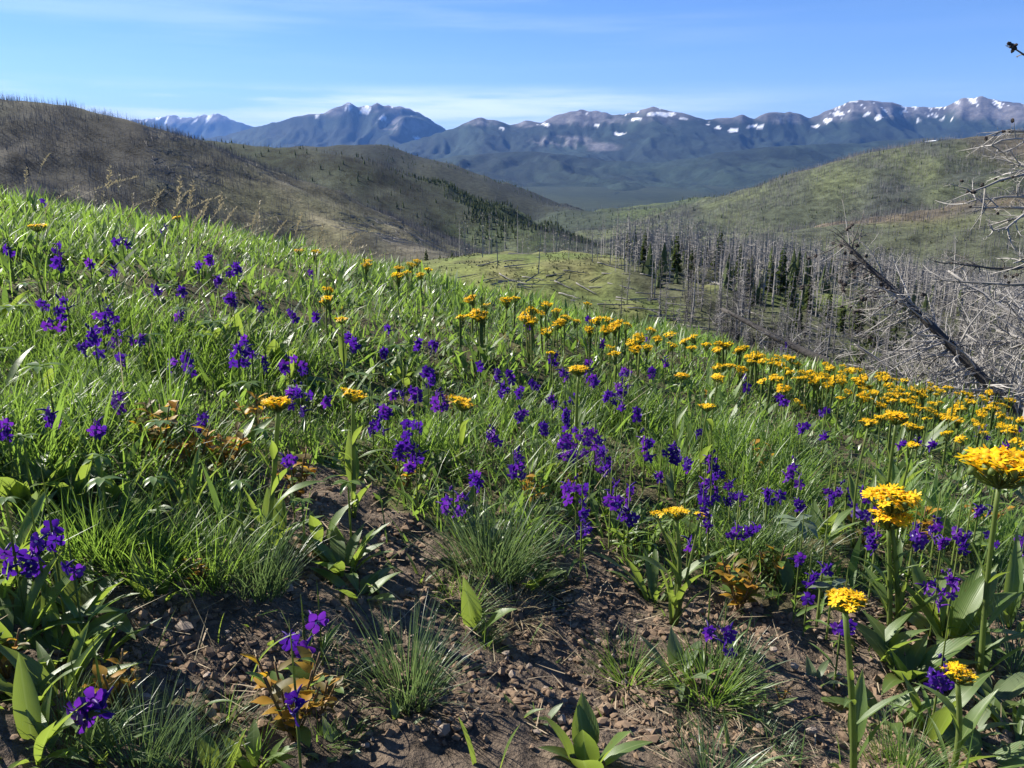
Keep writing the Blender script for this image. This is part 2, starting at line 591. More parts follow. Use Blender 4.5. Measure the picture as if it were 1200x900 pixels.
HILL_LABEL = {'spur': 'near burnt brown hillside filling the left edge behind the meadow', 'middle': 'dark burnt spur behind the near left hillside, green firs low on it',
              'back': 'farther dim forested ridge sloping into the valley behind the left spurs', 'green_rise': 'low bright green rise on the valley floor',
              'right': 'broad green and grey hillside rising to the right with a snow strip on top', 'right_low': 'lower green bench in front of the right hillside'}
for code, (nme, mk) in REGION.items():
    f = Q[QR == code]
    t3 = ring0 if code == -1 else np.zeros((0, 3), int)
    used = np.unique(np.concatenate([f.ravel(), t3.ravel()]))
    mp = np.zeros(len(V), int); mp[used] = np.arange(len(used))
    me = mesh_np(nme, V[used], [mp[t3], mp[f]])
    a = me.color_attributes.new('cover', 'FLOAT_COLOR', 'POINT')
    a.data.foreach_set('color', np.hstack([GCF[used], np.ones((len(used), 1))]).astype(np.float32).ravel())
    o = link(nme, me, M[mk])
    lab = {'ground': 'sloping meadow ground with bare brown crumbly soil in front', 'valley_floor': 'forested valley floor below the hills',
           'knoll': 'low yellow green knoll with fallen logs beyond the meadow crest'}.get(nme)
    if nme == 'hill': lab = HILL_LABEL[RNAMES[code - 1]]
    tag(o, lab, None, None, 'structure')

# ------------------------------------------------------------------ far mountain ranges
def mountain(label, sky_px, foot_px, y0, y1, depth, nx, ny, seed, rock, forest, tree_z, snow_amt, xr, wob=1.0, spots=()):
    """skyline given as (px, py, dist); relief falls away from it towards the viewer and behind"""
    P = np.array([at_dist(*p) for p in sky_px])
    xs = np.linspace(xr[0], xr[1], nx)
    tt = np.linspace(0, 1, ny)
    T, U = np.meshgrid(tt, xs, indexing='ij')
    Yg = y0 + (y1 - y0) * T
    Xg = U * Yg                                     # fan so that detail is even
    best = np.full(Xg.shape, -1e9); dm = np.full(Xg.shape, 1e9)
    yr = np.interp(Xg / Yg, P[:, 0] / P[:, 1], P[:, 1])
    zr = np.interp(Xg / Yg, P[:, 0] / P[:, 1], P[:, 2])
    d = np.abs(Yg - yr)
    fr = Yg < yr
    zr = zr + wob * (28 * fbm(Xg / 420, Yg * 0 + 3.1, 4, seed + 9))
    floor = -345.0
    fall = 1 - np.exp(-d / depth)
    z = zr - (zr - floor) * np.clip(fall * 1.04, 0, 1.02)
    wgt = np.clip(d / (0.30 * depth), 0, 1) * np.exp(-d / (2.2 * depth))
    wx = Xg + 500 * fbm(Xg / 2500, Yg / 2500, 2, seed + 7)
    rid = ridged(wx / 1500, Yg / 5200, 4, seed) - 0.6
    z = z + wgt * (rid * 0.42 * (zr - floor) + (ridged(wx / 480, Yg / 1500, 4, seed + 2) - .6) * 170 + 50 * fbm(wx / 260, Yg / 500, 4, seed + 3))
    slope = np.hypot(np.gradient(z, axis=0) / np.gradient(Yg, axis=0), np.gradient(z, axis=1) / np.gradient(Xg, axis=1))
    n = fbm(Xg / 700, Yg / 900, 4, seed + 5)
    n2 = fbm(Xg / 190, Yg / 260, 4, seed + 6)
    n4 = ridged(wx / 105 + .5 * n, Yg / 700, 3, seed + 11) - .62
    L = lambda a, b, t: np.array(a) * (1 - t) + np.array(b) * t
    col = L(np.array(rock) * 0.8, np.array(rock) * 1.25, sstep(-.4, .4, n2)[..., None])
    fm = sstep(120, -120, z - (tree_z + 150 * n + 60 * n2))[..., None]
    fcol = L(np.array(forest) * 0.8, np.array(forest) * 1.3, sstep(-.4, .4, fbm(Xg / 900, Yg / 1500, 4, seed + 8))[..., None])
    col = L(col, fcol, fm)
    mpx, mpy = to_px(Xg, Yg, z)
    snow_x = np.zeros(z.shape)
    for (sx, sy, rx, ry, kind) in spots:            # scree fields and snow banks where they lie on the range
        e = ((mpx - sx) / rx) ** 2 + ((mpy - sy) / ry) ** 2 + .5 * n2
        if kind == 'snow': e = e * 1.9
        if kind == 'rock':
            col = L(col, np.array(rock) * 1.15 * (1 + .5 * n2[..., None]), (.75 * sstep(1.25, .4, e) * sstep(-.6, .3, n2 + n4 * 2))[..., None])
        else:
            snow_x = np.maximum(snow_x, sstep(1.0, .75, e + .9 * np.abs(fbm(Xg / 110, Yg / 240, 3, seed + 12)) - 1.6 * n4))
    hz = (z - (tree_z + 60)) / 400.0
    concave = -(np.gradient(np.gradient(z, axis=1), axis=1)) / 6.0
    sn = sstep(0.30, 0.38, n4 * 2.0 + n2 * 0.45 + n * 0.22 + np.clip(hz, -.8, .35) * 0.5 - np.clip(concave, -1, 1) * 0.28 + snow_amt)[..., None]
    sn = np.maximum(sn * sstep(-0.45, 0.0, hz)[..., None], snow_x[..., None] * .8)
    col = L(col, (0.80, 0.81, 0.84), sn)
    Vm = np.stack([Xg, Yg, z], -1).reshape(-1, 3)
    a, b = np.meshgrid(np.arange(ny - 1), np.arange(nx - 1), indexing='ij')
    q = np.stack([a * nx + b, a * nx + b + 1, (a + 1) * nx + b + 1, (a + 1) * nx + b], -1).reshape(-1, 4)
    me = mesh_np('mountain_range', Vm, [q])
    at = me.color_attributes.new('cover', 'FLOAT_COLOR', 'POINT')
    at.data.foreach_set('color', np.concatenate([col, np.ones(col.shape[:2] + (1,))], -1).astype(np.float32).ravel())
    return tag(link('mountain_range', me, M['mount']), label, None, None, 'structure')


def skyl(pts, dist):
    return [(x, y, dist + (math.sin(x * 0.013) * 0.03 * dist)) for x, y in pts]


ROCK, FOREST = (0.120, 0.113, 0.116), (0.014, 0.023, 0.017)
mountain('pale blue farthest peaks low on the left skyline',
         skyl([(-400, 150), (0, 140), (60, 136), (82, 127), (100, 130), (118, 138), (138, 147), (150, 141), (165, 140), (185, 138), (200, 135), (212, 137), (228, 138), (240, 134), (255, 132), (266, 137),
               (280, 142), (295, 148), (330, 152), (420, 160), (700, 170), (1300, 170)], 34000), None, 30000, 37500, 2600, 340, 70, 101, ROCK, FOREST, 1350, -0.20, (-0.75, 0.1), 1.6)
mountain('big blue peak with a pale scree face left of centre on the skyline',
         skyl([(-200, 200), (120, 180), (230, 166), (270, 156), (300, 148), (340, 139), (362, 134), (380, 132), (396, 123), (408, 119), (418, 123), (430, 122), (443, 120), (458, 123), (472, 123), (490, 130),
               (508, 141), (524, 153), (560, 170), (640, 190), (900, 210), (1400, 220)], 22000), None, 15500, 25000, 2900, 420, 95, 202, ROCK, FOREST, 1060, -0.30, (-0.7, 0.2),
         spots=[(458, 142, 20, 12, 'rock'), (478, 148, 24, 10, 'rock'), (449, 138, 7, 3, 'snow'), (430, 128, 30, 5, 'rock'), (490, 162, 10, 3, 'snow'), (372, 136, 4, 3, 'snow')])
mountain('long range of dark peaks patched with snow along the right skyline',
         skyl([(-300, 250), (380, 195), (460, 172), (500, 160), (530, 151), (550, 142), (565, 137), (582, 141), (598, 147), (615, 140), (635, 143), (655, 134), (680, 127), (702, 130), (722, 133), (745, 130),
               (765, 125), (785, 130), (800, 132), (828, 139), (850, 137), (870, 134), (884, 139), (900, 132), (925, 130), (950, 136), (975, 126), (1000, 117), (1030, 119), (1060, 124),
               (1090, 126), (1108, 124), (1128, 115), (1150, 113), (1172, 118), (1200, 122), (1300, 120), (1500, 135)], 16000), None, 8500, 18500, 2900, 640, 125, 303, ROCK, FOREST, 720, -0.38, (-0.45, 0.8),
         spots=[(775, 134, 26, 3.5, 'snow'), (800, 139, 12, 3, 'snow'), (857, 153, 8, 4, 'snow'), (565, 143, 22, 5, 'rock'), (615, 145, 16, 5, 'rock'), (690, 140, 50, 9, 'rock'), (660, 165, 40, 7, 'rock'), (700, 172, 30, 6, 'rock'),
                (980, 134, 14, 5, 'snow'), (970, 141, 8, 3, 'snow'), (1000, 119, 8, 2, 'snow'), (1040, 130, 44, 9, 'rock'), (1080, 132, 30, 7, 'rock'), (920, 140, 30, 6, 'rock'), (640, 146, 14, 3, 'snow'), (885, 148, 16, 3, 'snow'), (725, 158, 12, 4, 'snow'), (830, 145, 7, 3, 'snow'), (842, 150, 6, 3, 'snow'), (745, 139, 8, 2.5, 'snow'), (700, 147, 6, 3, 'snow'), (1060, 131, 8, 3, 'snow'), (1075, 140, 7, 3, 'snow'), (1015, 134, 6, 5, 'snow'), (1030, 138, 5, 4, 'snow'), (1120, 140, 7, 2.5, 'snow'), (1172, 125, 6, 2, 'snow'), (955, 148, 8, 2.5, 'snow'), (590, 150, 6, 2, 'snow')])
mountain('dark forested foothills below the snowy range',
         skyl([(300, 215), (400, 205), (470, 192), (540, 182), (620, 176), (700, 186), (770, 190), (850, 178), (930, 170), (1010, 166), (1100, 160), (1200, 165), (1500, 170)], 10500), None,
         5600, 12500, 2100, 360, 85, 404, (0.20, 0.185, 0.15), FOREST, 430, -0.6, (-0.4, 0.8), 0.5)

# snow strip on the right hill's top
def snow_strip(pts, label):
    mb = MB()
    top, bot = [], []
    for px, py, hgt in pts:
        u, b, c = ray(px, py)
        Yd = np.linspace(900, 1300, 500)
        z = Zall(u / b * Yd, Yd)[0]
        k = int(np.argmin(np.abs(c / b * Yd - z)[:400]))
        for lst, off in ((bot, 0.0), (top, hgt)):
            yy = Yd[k] + off
            xx = u / b * Yd[k]
            lst.append((xx, yy, Zn(xx, yy) + (0.6 if 0 < hgt else 0.2)))
    n = len(pts)
    mb.add(np.array(bot + top), None, [(i, i + 1, n + i + 1, n + i) for i in range(n - 1)])
    me = mb.mesh('snow_patch')
    return tag(link('snow_patch', me, M['snow']), label, 'snow patch', 'snow patches on the right hill')
M['snow'] = flat_mat('old_snow', (0.78, 0.78, 0.80), (0.86, 0.86, 0.87), 0.2, 0.6)

# ------------------------------------------------------------------ haze
hm = bpy.data.materials.new('haze_air'); hm.use_nodes = True
ht = NT(hm.node_tree); ht.n.clear()
pv = ht.new('ShaderNodeVolumePrincipled')
pv.inputs['Color'].default_value = (0.17, 0.40, 1.0, 1)
pv.inputs['Density'].default_value = 1.55e-5
pv.inputs['Anisotropy'].default_value = 0.1
ho = ht.new('ShaderNodeOutputMaterial')
ht.link(pv.outputs[0], ho.inputs['Volume'])
mb = MB()
xa, xb, ya, yb, za, zb = -62000, 62000, -62000, 62000, -400, 2600
mb.add([(xa, ya, za), (xb, ya, za), (xb, yb, za), (xa, yb, za), (xa, ya, zb), (xb, ya, zb), (xb, yb, zb), (xa, yb, zb)], None,
       [(3, 2, 1, 0), (4, 5, 6, 7), (0, 1, 5, 4), (1, 2, 6, 5), (2, 3, 7, 6), (3, 0, 4, 7)])
tag(link('haze', mb.mesh('haze', False), hm), 'thin blue air over the valley', None, None, 'stuff')
# ------------------------------------------------------------------ burnt and green woods
M['snag'] = flat_mat('weathered_snag', (0.13, 0.120, 0.110), (0.30, 0.282, 0.262), 3.0, 0.9)
M['snagdark'] = flat_mat('charred_snag', (0.055, 0.05, 0.046), (0.17, 0.155, 0.14), 2.0, 0.9)
M['stick'] = flat_mat('distant_snags', (0.085, 0.08, 0.078), (0.24, 0.23, 0.225), 0.05, 0.9)
M['needle'] = leaf_mat('fir_needles', (0.045, 0.068, 0.024), (0.095, 0.120, 0.038), (0.18, 0.24, 0.05), 0.30, 0.6, 0.2, 1.5)
M['shrub'] = leaf_mat('hill_shrubs', (0.085, 0.095, 0.036), (0.140, 0.150, 0.052), (0.20, 0.24, 0.07), 0.35, 0.7, 0.2, .3)


def sticks(xy, z, hgt, thick, lean, seed, branches=6):
    """thousands of bare trunks with a few stubs, one mesh"""
    g = np.random.default_rng(seed)
    n = len(xy)
    base = np.column_stack([xy, z - 0.3])
    la = g.uniform(0, 2 * np.pi, n)
    top = base + np.column_stack([np.cos(la) * lean * hgt, np.sin(la) * lean * hgt, hgt])
    th = g.uniform(0, 2 * np.pi, n)
    vs, ts = [], []
    for k in range(3):
        a = th + k * 2.0944
        vs.append(base + np.column_stack([np.cos(a), np.sin(a), np.zeros(n)]) * (thick / 2)[:, None])
    vs.append(top)
    idx = np.arange(n)
    for k in range(3):
        ts.append(np.column_stack([k * n + idx, ((k + 1) % 3) * n + idx, 3 * n + idx]))
    off = 4 * n
    for b in range(branches):
        f = g.uniform(0.25, 0.95, n)[:, None]
        p = base * (1 - f) + top * f
        a = g.uniform(0, 2 * np.pi, n)
        ln = (g.uniform(0.4, 1.5, n) * (1.15 - f[:, 0]))[:, None]
        e = p + np.column_stack([np.cos(a), np.sin(a), g.uniform(-.35, .25, n)]) * ln
        vs += [p, p + np.array([0, 0, 0.09]), e]
        ts.append(np.column_stack([off + idx, off + n + idx, off + 2 * n + idx]))
        off += 3 * n
    return mesh_np('snags', np.vstack(vs), [np.vstack(ts)], False)


def sample_px(n, x0, x1, d0, d1, g, power=0.5):
    """points spread evenly over land between two distances inside a fan"""
    Yd = d0 + (d1 - d0) * g.uniform(0, 1, n) ** power
    u = (g.uniform(x0, x1, n) - 600) / FPX / CP
    return u * Yd, Yd


def wood(name, label, n, fan, regs, hr, thick, seed, keep, branches=5, power=0.6):
    g = np.random.default_rng(seed)
    x, y = sample_px(n, *fan, g, power)
    z, rg = Zall(x, y)
    k = np.isin(rg, regs) & (g.uniform(0, 1, n) < keep(x, y))
    x, y, z = x[k], y[k], z[k]
    h = g.uniform(hr[0], hr[1], len(x))
    me = sticks(np.column_stack([x, y]), z, h, h * thick * g.uniform(.7, 1.3, len(x)), g.uniform(0, 0.05, len(x)) ** 1.0, seed, branches)
    return tag(link(name, me, M['stick']), label, None, None, 'stuff')


RI = {k: i + 1 for i, k in enumerate(RNAMES)}
patch = lambda s, sd, lo=-.2, hi=.35: (lambda x, y: 0.12 + 0.88 * sstep(lo, hi, fbm(x / s, y / s, 3, sd)))
wood('burnt_wood', 'thin grey dead trunks covering the near left hillside', 62000, (-120, 640, 180, 560), [RI['spur'], 0], (2.2, 4.8), 0.040, 501, patch(45, 91, -.5, .3), 1, 0.8)
wood('burnt_wood', 'thin grey dead trunks on the dark spur behind the left hillside', 40000, (60, 760, 480, 1000), [RI['middle'], 0], (3.5, 7), 0.042, 502, patch(110, 92), 1)
wood('burnt_wood', 'grey dead trunks on the valley floor between the hillsides', 38000, (520, 1260, 290, 1300), [0, RI['right_low']], (5, 9), 0.034, 503, patch(90, 93, -.5, .2), 2, 0.75)
wood('burnt_wood', 'pale dead trunks dotting the green right hillside', 36000, (640, 1260, 620, 1250), [RI['right']], (4.5, 8.5), 0.044, 504, patch(70, 94, -.4, .3), 1)
wood('burnt_wood', 'dim dead trunks on the farther ridge', 9000, (300, 1100, 1700, 3200), [RI['back'], RI['green_rise'], 0], (10, 16), 0.05, 505, patch(300, 95), 1)


def conifer_mesh(seed, h=10.0, layers=22, spray=13):
    g = np.random.default_rng(seed)
    mb = MB()
    for i in range(layers):
        f = (i + g.uniform(-.3, .3)) / layers
        zc = h * (0.10 + 0.90 * f)
        rad = (h * 0.17) * (1 - f) ** 0.8 * g.uniform(0.6, 1.15) + 0.10
        for k in range(max(5, int(spray * (1 - 0.5 * f)))):
            a = g.uniform(0, 2 * np.pi); rr = rad * g.uniform(0.55, 1.1)
            d = np.array([math.cos(a), math.sin(a), 0]); s = np.array([-d[1], d[0], 0])
            droop = g.uniform(-0.35, 0.05)
            wv = rr * g.uniform(0.28, 0.45) + .05
            c = np.array([0, 0, zc]) + d * rr * 0.15
            e = np.array([0, 0, zc + droop * rr]) + d * rr
            m = (c + e) / 2 + np.array([0, 0, 0.06 * rr])
            mb.add([c, m + s * wv, m - s * wv, e, m + np.array([0, 0, wv * .8]), m - np.array([0, 0, wv])], [(0, 1, 3), (0, 3, 2), (0, 4, 3), (0, 3, 5)])
    return mb.mesh('crown', False)


def small_conifers(name, label, n, fan, regs, hr, seed, keep, power=0.6, wide=1.0, mat='needle'):
    g = np.random.default_rng(seed)
    x, y = sample_px(n, *fan, g, power)
    z, rg = Zall(x, y)
    k = np.isin(rg, regs) & (g.uniform(0, 1, n) < keep(x, y))
    x, y, z = x[k], y[k], z[k]
    n = len(x); h = g.uniform(hr[0], hr[1], n)
    vs, ts, off = [], [], 0
    idx = np.arange(n)
    for lv, (z0, z1, rd) in enumerate(((0.05, 0.55, 0.2), (0.3, 0.78, 0.15), (0.55, 1.0, 0.1))):
        a0 = g.uniform(0, 6.28, n)
        rd = rd * wide
        for s in range(5):
            a = a0 + s * 1.2566
            rr = h * rd * g.uniform(.6, 1.2, n)
            vs.append(np.column_stack([x + np.cos(a) * rr, y + np.sin(a) * rr, z + h * (z0 + g.uniform(-.05, .05, n))]))
        vs.append(np.column_stack([x, y, z + h * z1]))
        for s in range(5):
            ts.append(np.column_stack([off + s * n + idx, off + ((s + 1) % 5) * n + idx, off + 5 * n + idx]))
        off += 6 * n
    return tag(link(name, mesh_np(name, np.vstack(vs), [np.vstack(ts)], False), M[mat]), label, None, None, 'stuff')


lowband = lambda x, y: .05 + .95 * sstep(-.1, 0.35, fbm(x / 120, y / 120, 3, 97))
small_conifers('conifer_wood', 'dark young firs low on the spur behind the left hillside', 13000, (220, 720, 480, 1000), [RI['middle']], (2.8, 6), 511, lowband)
small_conifers('conifer_wood', 'scattered dark firs and shrubs on the right hillside', 900, (640, 1400, 500, 1350), [RI['right'], RI['right_low']], (2.5, 6), 512, lambda x, y: sstep(0.05, 0.5, fbm(x / 90, y / 90, 3, 98)))
small_conifers('conifer_wood', 'dark green forest mass on the valley floor', 7000, (450, 1200, 1500, 3600), [0, RI['back'], RI['green_rise']], (5, 9), 513, lambda x, y: sstep(-0.2, 0.4, fbm(x / 260, y / 260, 3, 99)))

small_conifers('hill_shrubs', 'low green shrubs and grass clumps on the knoll', 9000, (380, 1230, 60, 150), [RI['knoll'], 0, -1], (.10, .30), 514, lambda x, y: sstep(-.2, .5, fbm(x / 9, y / 9, 3, 100)), .6, 3.2, 'shrub')
small_conifers('conifer_wood', 'low young firs filling the floor of the burnt stand', 2600, (730, 1230, 75, 260), [RI['knoll'], 0, -1], (1.2, 5.0), 518, lambda x, y: sstep(-.2, .4, fbm(x / 14, y / 14, 3, 106)), .6, 1.0)
small_conifers('hill_shrubs', 'low shrubs dotted over the right hillside', 5000, (640, 1260, 300, 1200), [RI['right'], RI['right_low'], 0], (.5, 1.6), 515, lambda x, y: sstep(-.3, .4, fbm(x / 40, y / 40, 3, 103)), .7, 3.0, 'shrub')


def lying(label, n, fan, regs, lr, seed, keep):
    """pale fallen trunks too small to tell apart, one mesh"""
    g = np.random.default_rng(seed)
    x, y = sample_px(n, *fan, g, .6)
    z, rg = Zall(x, y)
    k = np.isin(rg, regs) & (g.uniform(0, 1, n) < keep(x, y))
    x, y, z = x[k], y[k], z[k]
    n = len(x)
    a = g.normal(0.3, .9, n); ln = g.uniform(*lr, n)
    x2, y2 = x + np.cos(a) * ln, y + np.sin(a) * ln
    z2 = Zall(x2, y2)[0]
    A, B = np.column_stack([x, y, z + .12]), np.column_stack([x2, y2, z2 + .12])
    s = np.column_stack([-np.sin(a), np.cos(a), np.zeros(n)]) * (ln * .014)[:, None]
    u = np.column_stack([np.zeros(n), np.zeros(n), ln * .03])
    i = np.arange(n)
    t = np.vstack([np.column_stack([i, n + i, 3 * n + i]), np.column_stack([n + i, 2 * n + i, 3 * n + i]), np.column_stack([2 * n + i, i, 3 * n + i])])
    return tag(link('log_litter', mesh_np('log_litter', np.vstack([A + s, A - s, A + u, B]), [t], False), M['snag']), label, None, None, 'stuff')
lying('pale fallen trunks strewn over the lower left spur', 5200, (200, 600, 230, 460), [RI['spur'], 0], (3, 8), 516, lambda x, y: .9 * sstep(-.3, .3, fbm(x / 30, y / 30, 3, 104)))
lying('pale fallen trunks strewn on the floor of the burnt stand', 2600, (560, 1230, 66, 300), [RI['knoll'], 0, -1], (2, 7), 517, lambda x, y: .15 + .8 * sstep(-.1, .4, fbm(x / 18, y / 18, 3, 105)))

# ---- snags one can tell apart: trunk and limbs
def snag_meshes(seed, h, limbs, limblen, dens=1.0):
    g = np.random.default_rng(seed)
    tr, br = MB(), MB()
    n = 7
    zz = np.linspace(0, h, n)
    wob = np.cumsum(g.normal(0, 0.05, (n, 2)), axis=0) * (h / 12)
    pts = np.column_stack([wob, zz]); pts[0, :2] = 0; pts[:, 2] -= 0.2
    rad = np.linspace(0.115, 0.022, n) * (h / 11) * g.uniform(.85, 1.2)
    tr.tube(pts, rad, 6)
    for k in range(limbs):
        f = g.uniform(0.12, 0.98)
        p = np.array([np.interp(f, np.linspace(0, 1, n), pts[:, i]) for i in range(3)])
        a = g.uniform(0, 2 * np.pi)
        ln = limblen * (1.15 - 0.9 * f) * g.uniform(0.4, 1.2)
        d = np.array([math.cos(a), math.sin(a), g.uniform(-.45, .2)])
        mid = p + d * ln * 0.55 + np.array([0, 0, -0.08 * ln])
        e = p + d * ln + np.array([0, 0, g.uniform(-.15, .25) * ln])
        br.tube([p, mid, e], [0.034, 0.026, 0.014], 3, False)
        for q in range(2):
            s = mid * (1 - q * .4) + e * q * .4
            br.tube([s, s + np.array([g.normal(0, .25), g.normal(0, .25), g.normal(-.05, .2)]) * ln], [0.020, 0.010], 3, False)
    return tr.mesh('trunk'), br.mesh('branches')


SNAGS = [snag_meshes(600 + i, hh, lb, ll) for i, (hh, lb, ll) in enumerate([(9, 60, 1.3), (10, 44, 1.0), (7.5, 50, 1.2), (8.5, 80, 1.5), (7, 22, 0.8), (10, 56, 1.1), (5, 30, .9), (8.5, 70, 1.4)])]
CROWNS = [conifer_mesh(640 + i, hh) for i, hh in enumerate([9.5, 8.0, 7.0, 10.5])]
def unit_trunk(seed):
    mb = MB(); mb.tube([(0, 0, -.3), (0, 0, 3), (0, 0, 8)], [.14, .11, .03], 6); return mb.mesh('trunk')
CTRUNK = unit_trunk(1)


def put_snag(i, x, y, s, rz, mat, label, group, parts=True, lean=0.0):
    t, b = SNAGS[i]
    z = Zn(x, y)
    rt = link('dead_tree', None, None, None, (x, y, z), (lean, lean * .6, rz), s)
    tag(rt, label, 'tree', group)
    a = link('trunk', t.copy() if False else t, None, rt)
    c = link('branches', b, None, rt)
    c['kind'] = 'stuff'
    for o in (a, c):
        if not o.data.materials: o.data.materials.append(None)
        o.material_slots[0].link = 'OBJECT'
        o.material_slots[0].material = M[mat]
    return rt


def put_fir(i, x, y, s, rz, label, group):
    rt = link('fir_tree', None, None, None, (x, y, Zn(x, y)), (0, 0, rz), s)
    tag(rt, label, 'tree', group)
    link('trunk', CTRUNK, M['snagdark'], rt)
    link('crown', CROWNS[i], M['needle'], rt)
    return rt


g = np.random.default_rng(77)
# the burnt stand right of the knoll
cand = []
x, y = sample_px(21000, 540, 1230, 70, 320, g, 0.62)
z, rg = Zall(x, y)
px, py = to_px(x, y, z)
dens = sstep(600, 780, px) * 0.9 + 0.08
dens = np.where((rg == RI['knoll']) & (px < 720), 0.07, dens)
dens = dens * (0.35 + 0.65 * sstep(-.3, .3, fbm(x / 25, y / 25, 3, 96)))
dens = np.where((y < 112) & (px < 800), dens * 0.3, dens)
dens = np.where((y < 80), dens * 0.5, dens)
k = g.uniform(0, 1, len(x)) < dens
x, y, z, px = x[k], y[k], z[k], px[k]
order = np.argsort(y)
near_n = 300
def snag_zone(px):
    if px < 830: return 'grey fire-killed tree in the left part of the stand, next to the knoll', 'dead trees of the stand next to the knoll'
    if px < 960: return 'grey fire-killed tree in the middle of the stand, above the thin dark fallen trunk', 'dead trees in the middle of the stand'
    return 'grey fire-killed tree in the right part of the stand, behind the leaning trunk', 'dead trees behind the leaning trunk'
for j in order[:near_n]:
    on_knoll = px[j] < 730
    put_snag(int(g.integers(0, 8)), x[j], y[j], g.uniform(.42, 1.10) * (0.8 if on_knoll else 1) * min(1, .55 + y[j] / 260), g.uniform(0, 6.28), 'snag' if g.uniform() < .62 else 'snagdark',
             'lone grey dead tree standing on the open yellow green knoll' if on_knoll else snag_zone(px[j])[0],
             'lone dead trees on the knoll' if on_knoll else snag_zone(px[j])[1], lean=g.normal(0, .045))
rest = order[near_n:]
if len(rest):
    h = g.uniform(3.5, 9, len(rest))
    me = sticks(np.column_stack([x[rest], y[rest]]), z[rest], h, h * .024, g.uniform(0, .08, len(rest)), 604, 16)
    tag(link('burnt_wood', me, M['snag']), 'farther grey dead trunks of the burnt stand behind the knoll', None, None, 'stuff')
# green firs among them
for i, (fx, fy, dd, hpx) in enumerate([(789, 368, 118, 62), (752, 372, 122, 50), (806, 376, 116, 48), (838, 372, 128, 66), (822, 366, 126, 44), (862, 376, 120, 58), (872, 380, 112, 50), (912, 372, 112, 78),
                                       (925, 380, 108, 60), (899, 378, 116, 50), (944, 386, 104, 55), (968, 392, 100, 62), (985, 396, 96, 56), (1003, 392, 98, 70), (1022, 400, 92, 58), (1046, 402, 92, 64),
                                       (1010, 404, 84, 46), (960, 400, 90, 40), (880, 388, 104, 36), (1070, 400, 90, 60), (733, 352, 128, 42), (935, 384, 96, 48), (1100, 400, 86, 56), (1130, 398, 90, 50),
                                       (500, 318, 170, 26), (516, 318, 175, 22), (530, 316, 170, 20), (468, 318, 180, 20), (1085, 405, 80, 40), (855, 378, 112, 34)]):
    u, b, c = ray(fx, fy)
    X_, Y_ = u / b * dd, dd
    hm_ = hpx * dd / FPX * .82
    ci = i % 4
    put_fir(ci, X_, Y_, hm_ / [9.5, 8.0, 7.0, 10.5][ci], g.uniform(0, 6), 'small dark fir at the foot of the knoll, left of the burnt stand' if fx < 560 else
            ('dark green living fir among the dead trees next to the knoll' if fx < 890 else 'dark green living fir among the dead trees left of and behind the leaning trunk'),
            'firs left of the knoll' if fx < 560 else ('living firs next to the knoll' if fx < 890 else 'living firs by the leaning trunk'))


# fallen grey logs on the knoll
def log_mesh(seed):
    g_ = np.random.default_rng(seed)
    mb = MB()
    n = 6
    pts = np.column_stack([np.linspace(0, 1, n), g_.normal(0, .012, n), g_.normal(0, .006, n)])
    mb.tube(pts, np.linspace(.021, .010, n), 6)
    for k in range(6):
        f = g_.uniform(.2, .95)
        p = np.array([f, 0, 0.01])
        mb.tube([p, p + np.array([g_.uniform(.02, .09), g_.normal(0, .06), g_.uniform(.02, .09)])], [.004, .0015], 3, False)
    return mb.mesh('log')
LOGS = [log_mesh(700 + i) for i in range(5)]
g = np.random.default_rng(78)
logs_px = [(705, 322, 740, 323), (690, 339, 740, 339), (722, 350, 752, 356), (735, 362, 790, 367), (700, 358, 745, 359), (650, 331, 672, 341), (660, 318, 690, 322), (760, 364, 800, 380), (770, 374, 815, 376),
           (800, 383, 840, 388), (805, 372, 850, 378), (590, 308, 620, 306), (560, 313, 590, 306), (640, 325, 663, 322), (700, 309, 730, 317), (712, 333, 745, 341), (675, 333, 700, 347), (820, 388, 880, 392),
           (745, 345, 775, 347), (765, 352, 800, 350), (780, 357, 820, 362), (840, 378, 875, 384), (612, 326, 640, 330), (585, 322, 600, 331), (655, 345, 680, 352), (725, 312, 760, 314),
           (750, 322, 790, 330), (770, 335, 800, 332), (860, 392, 930, 396), (900, 398, 960, 402), (790, 340, 830, 348), (535, 327, 560, 323)]
for (x0, y0, x1, y1) in logs_px:
    P0, _ = on_ray(x0, y0, 0.0, 80, 220)
    P1, _ = on_ray(x1, y1, 0.0, 80, 220)
    d = P1 - P0
    L_ = float(np.linalg.norm(d))
    if L_ > 14 or L_ < 1: d *= (9.0 / L_); L_ = 9.0
    o = link('fallen_log', LOGS[int(g.integers(5))], M['snag'], None, tuple(P0 + [0, 0, .15]), None, (L_, max(L_ * .8, 4.5), max(L_ * .8, 4.5)))
    o.rotation_euler = Vector(d).to_track_quat('X', 'Z').to_euler()
    tag(o, 'pale grey fallen log lying across the yellow green knoll' if x0 < 760 else 'pale fallen log lying at the foot of the burnt stand', 'log',
        'fallen logs on the knoll' if x0 < 760 else 'fallen logs below the burnt stand')
snow_strip([(1072, 167.5, 0), (1082, 166, 9), (1096, 165.5, 10), (1098, 164.6, 2)], 'longer white snow strip on the right hilltop, its left half')
snow_strip([(1100, 164.3, 2), (1106, 163.6, 12), (1116, 162.5, 11), (1121, 161.5, 0)], 'short bright snow strip on the right hilltop, nearer the right edge')
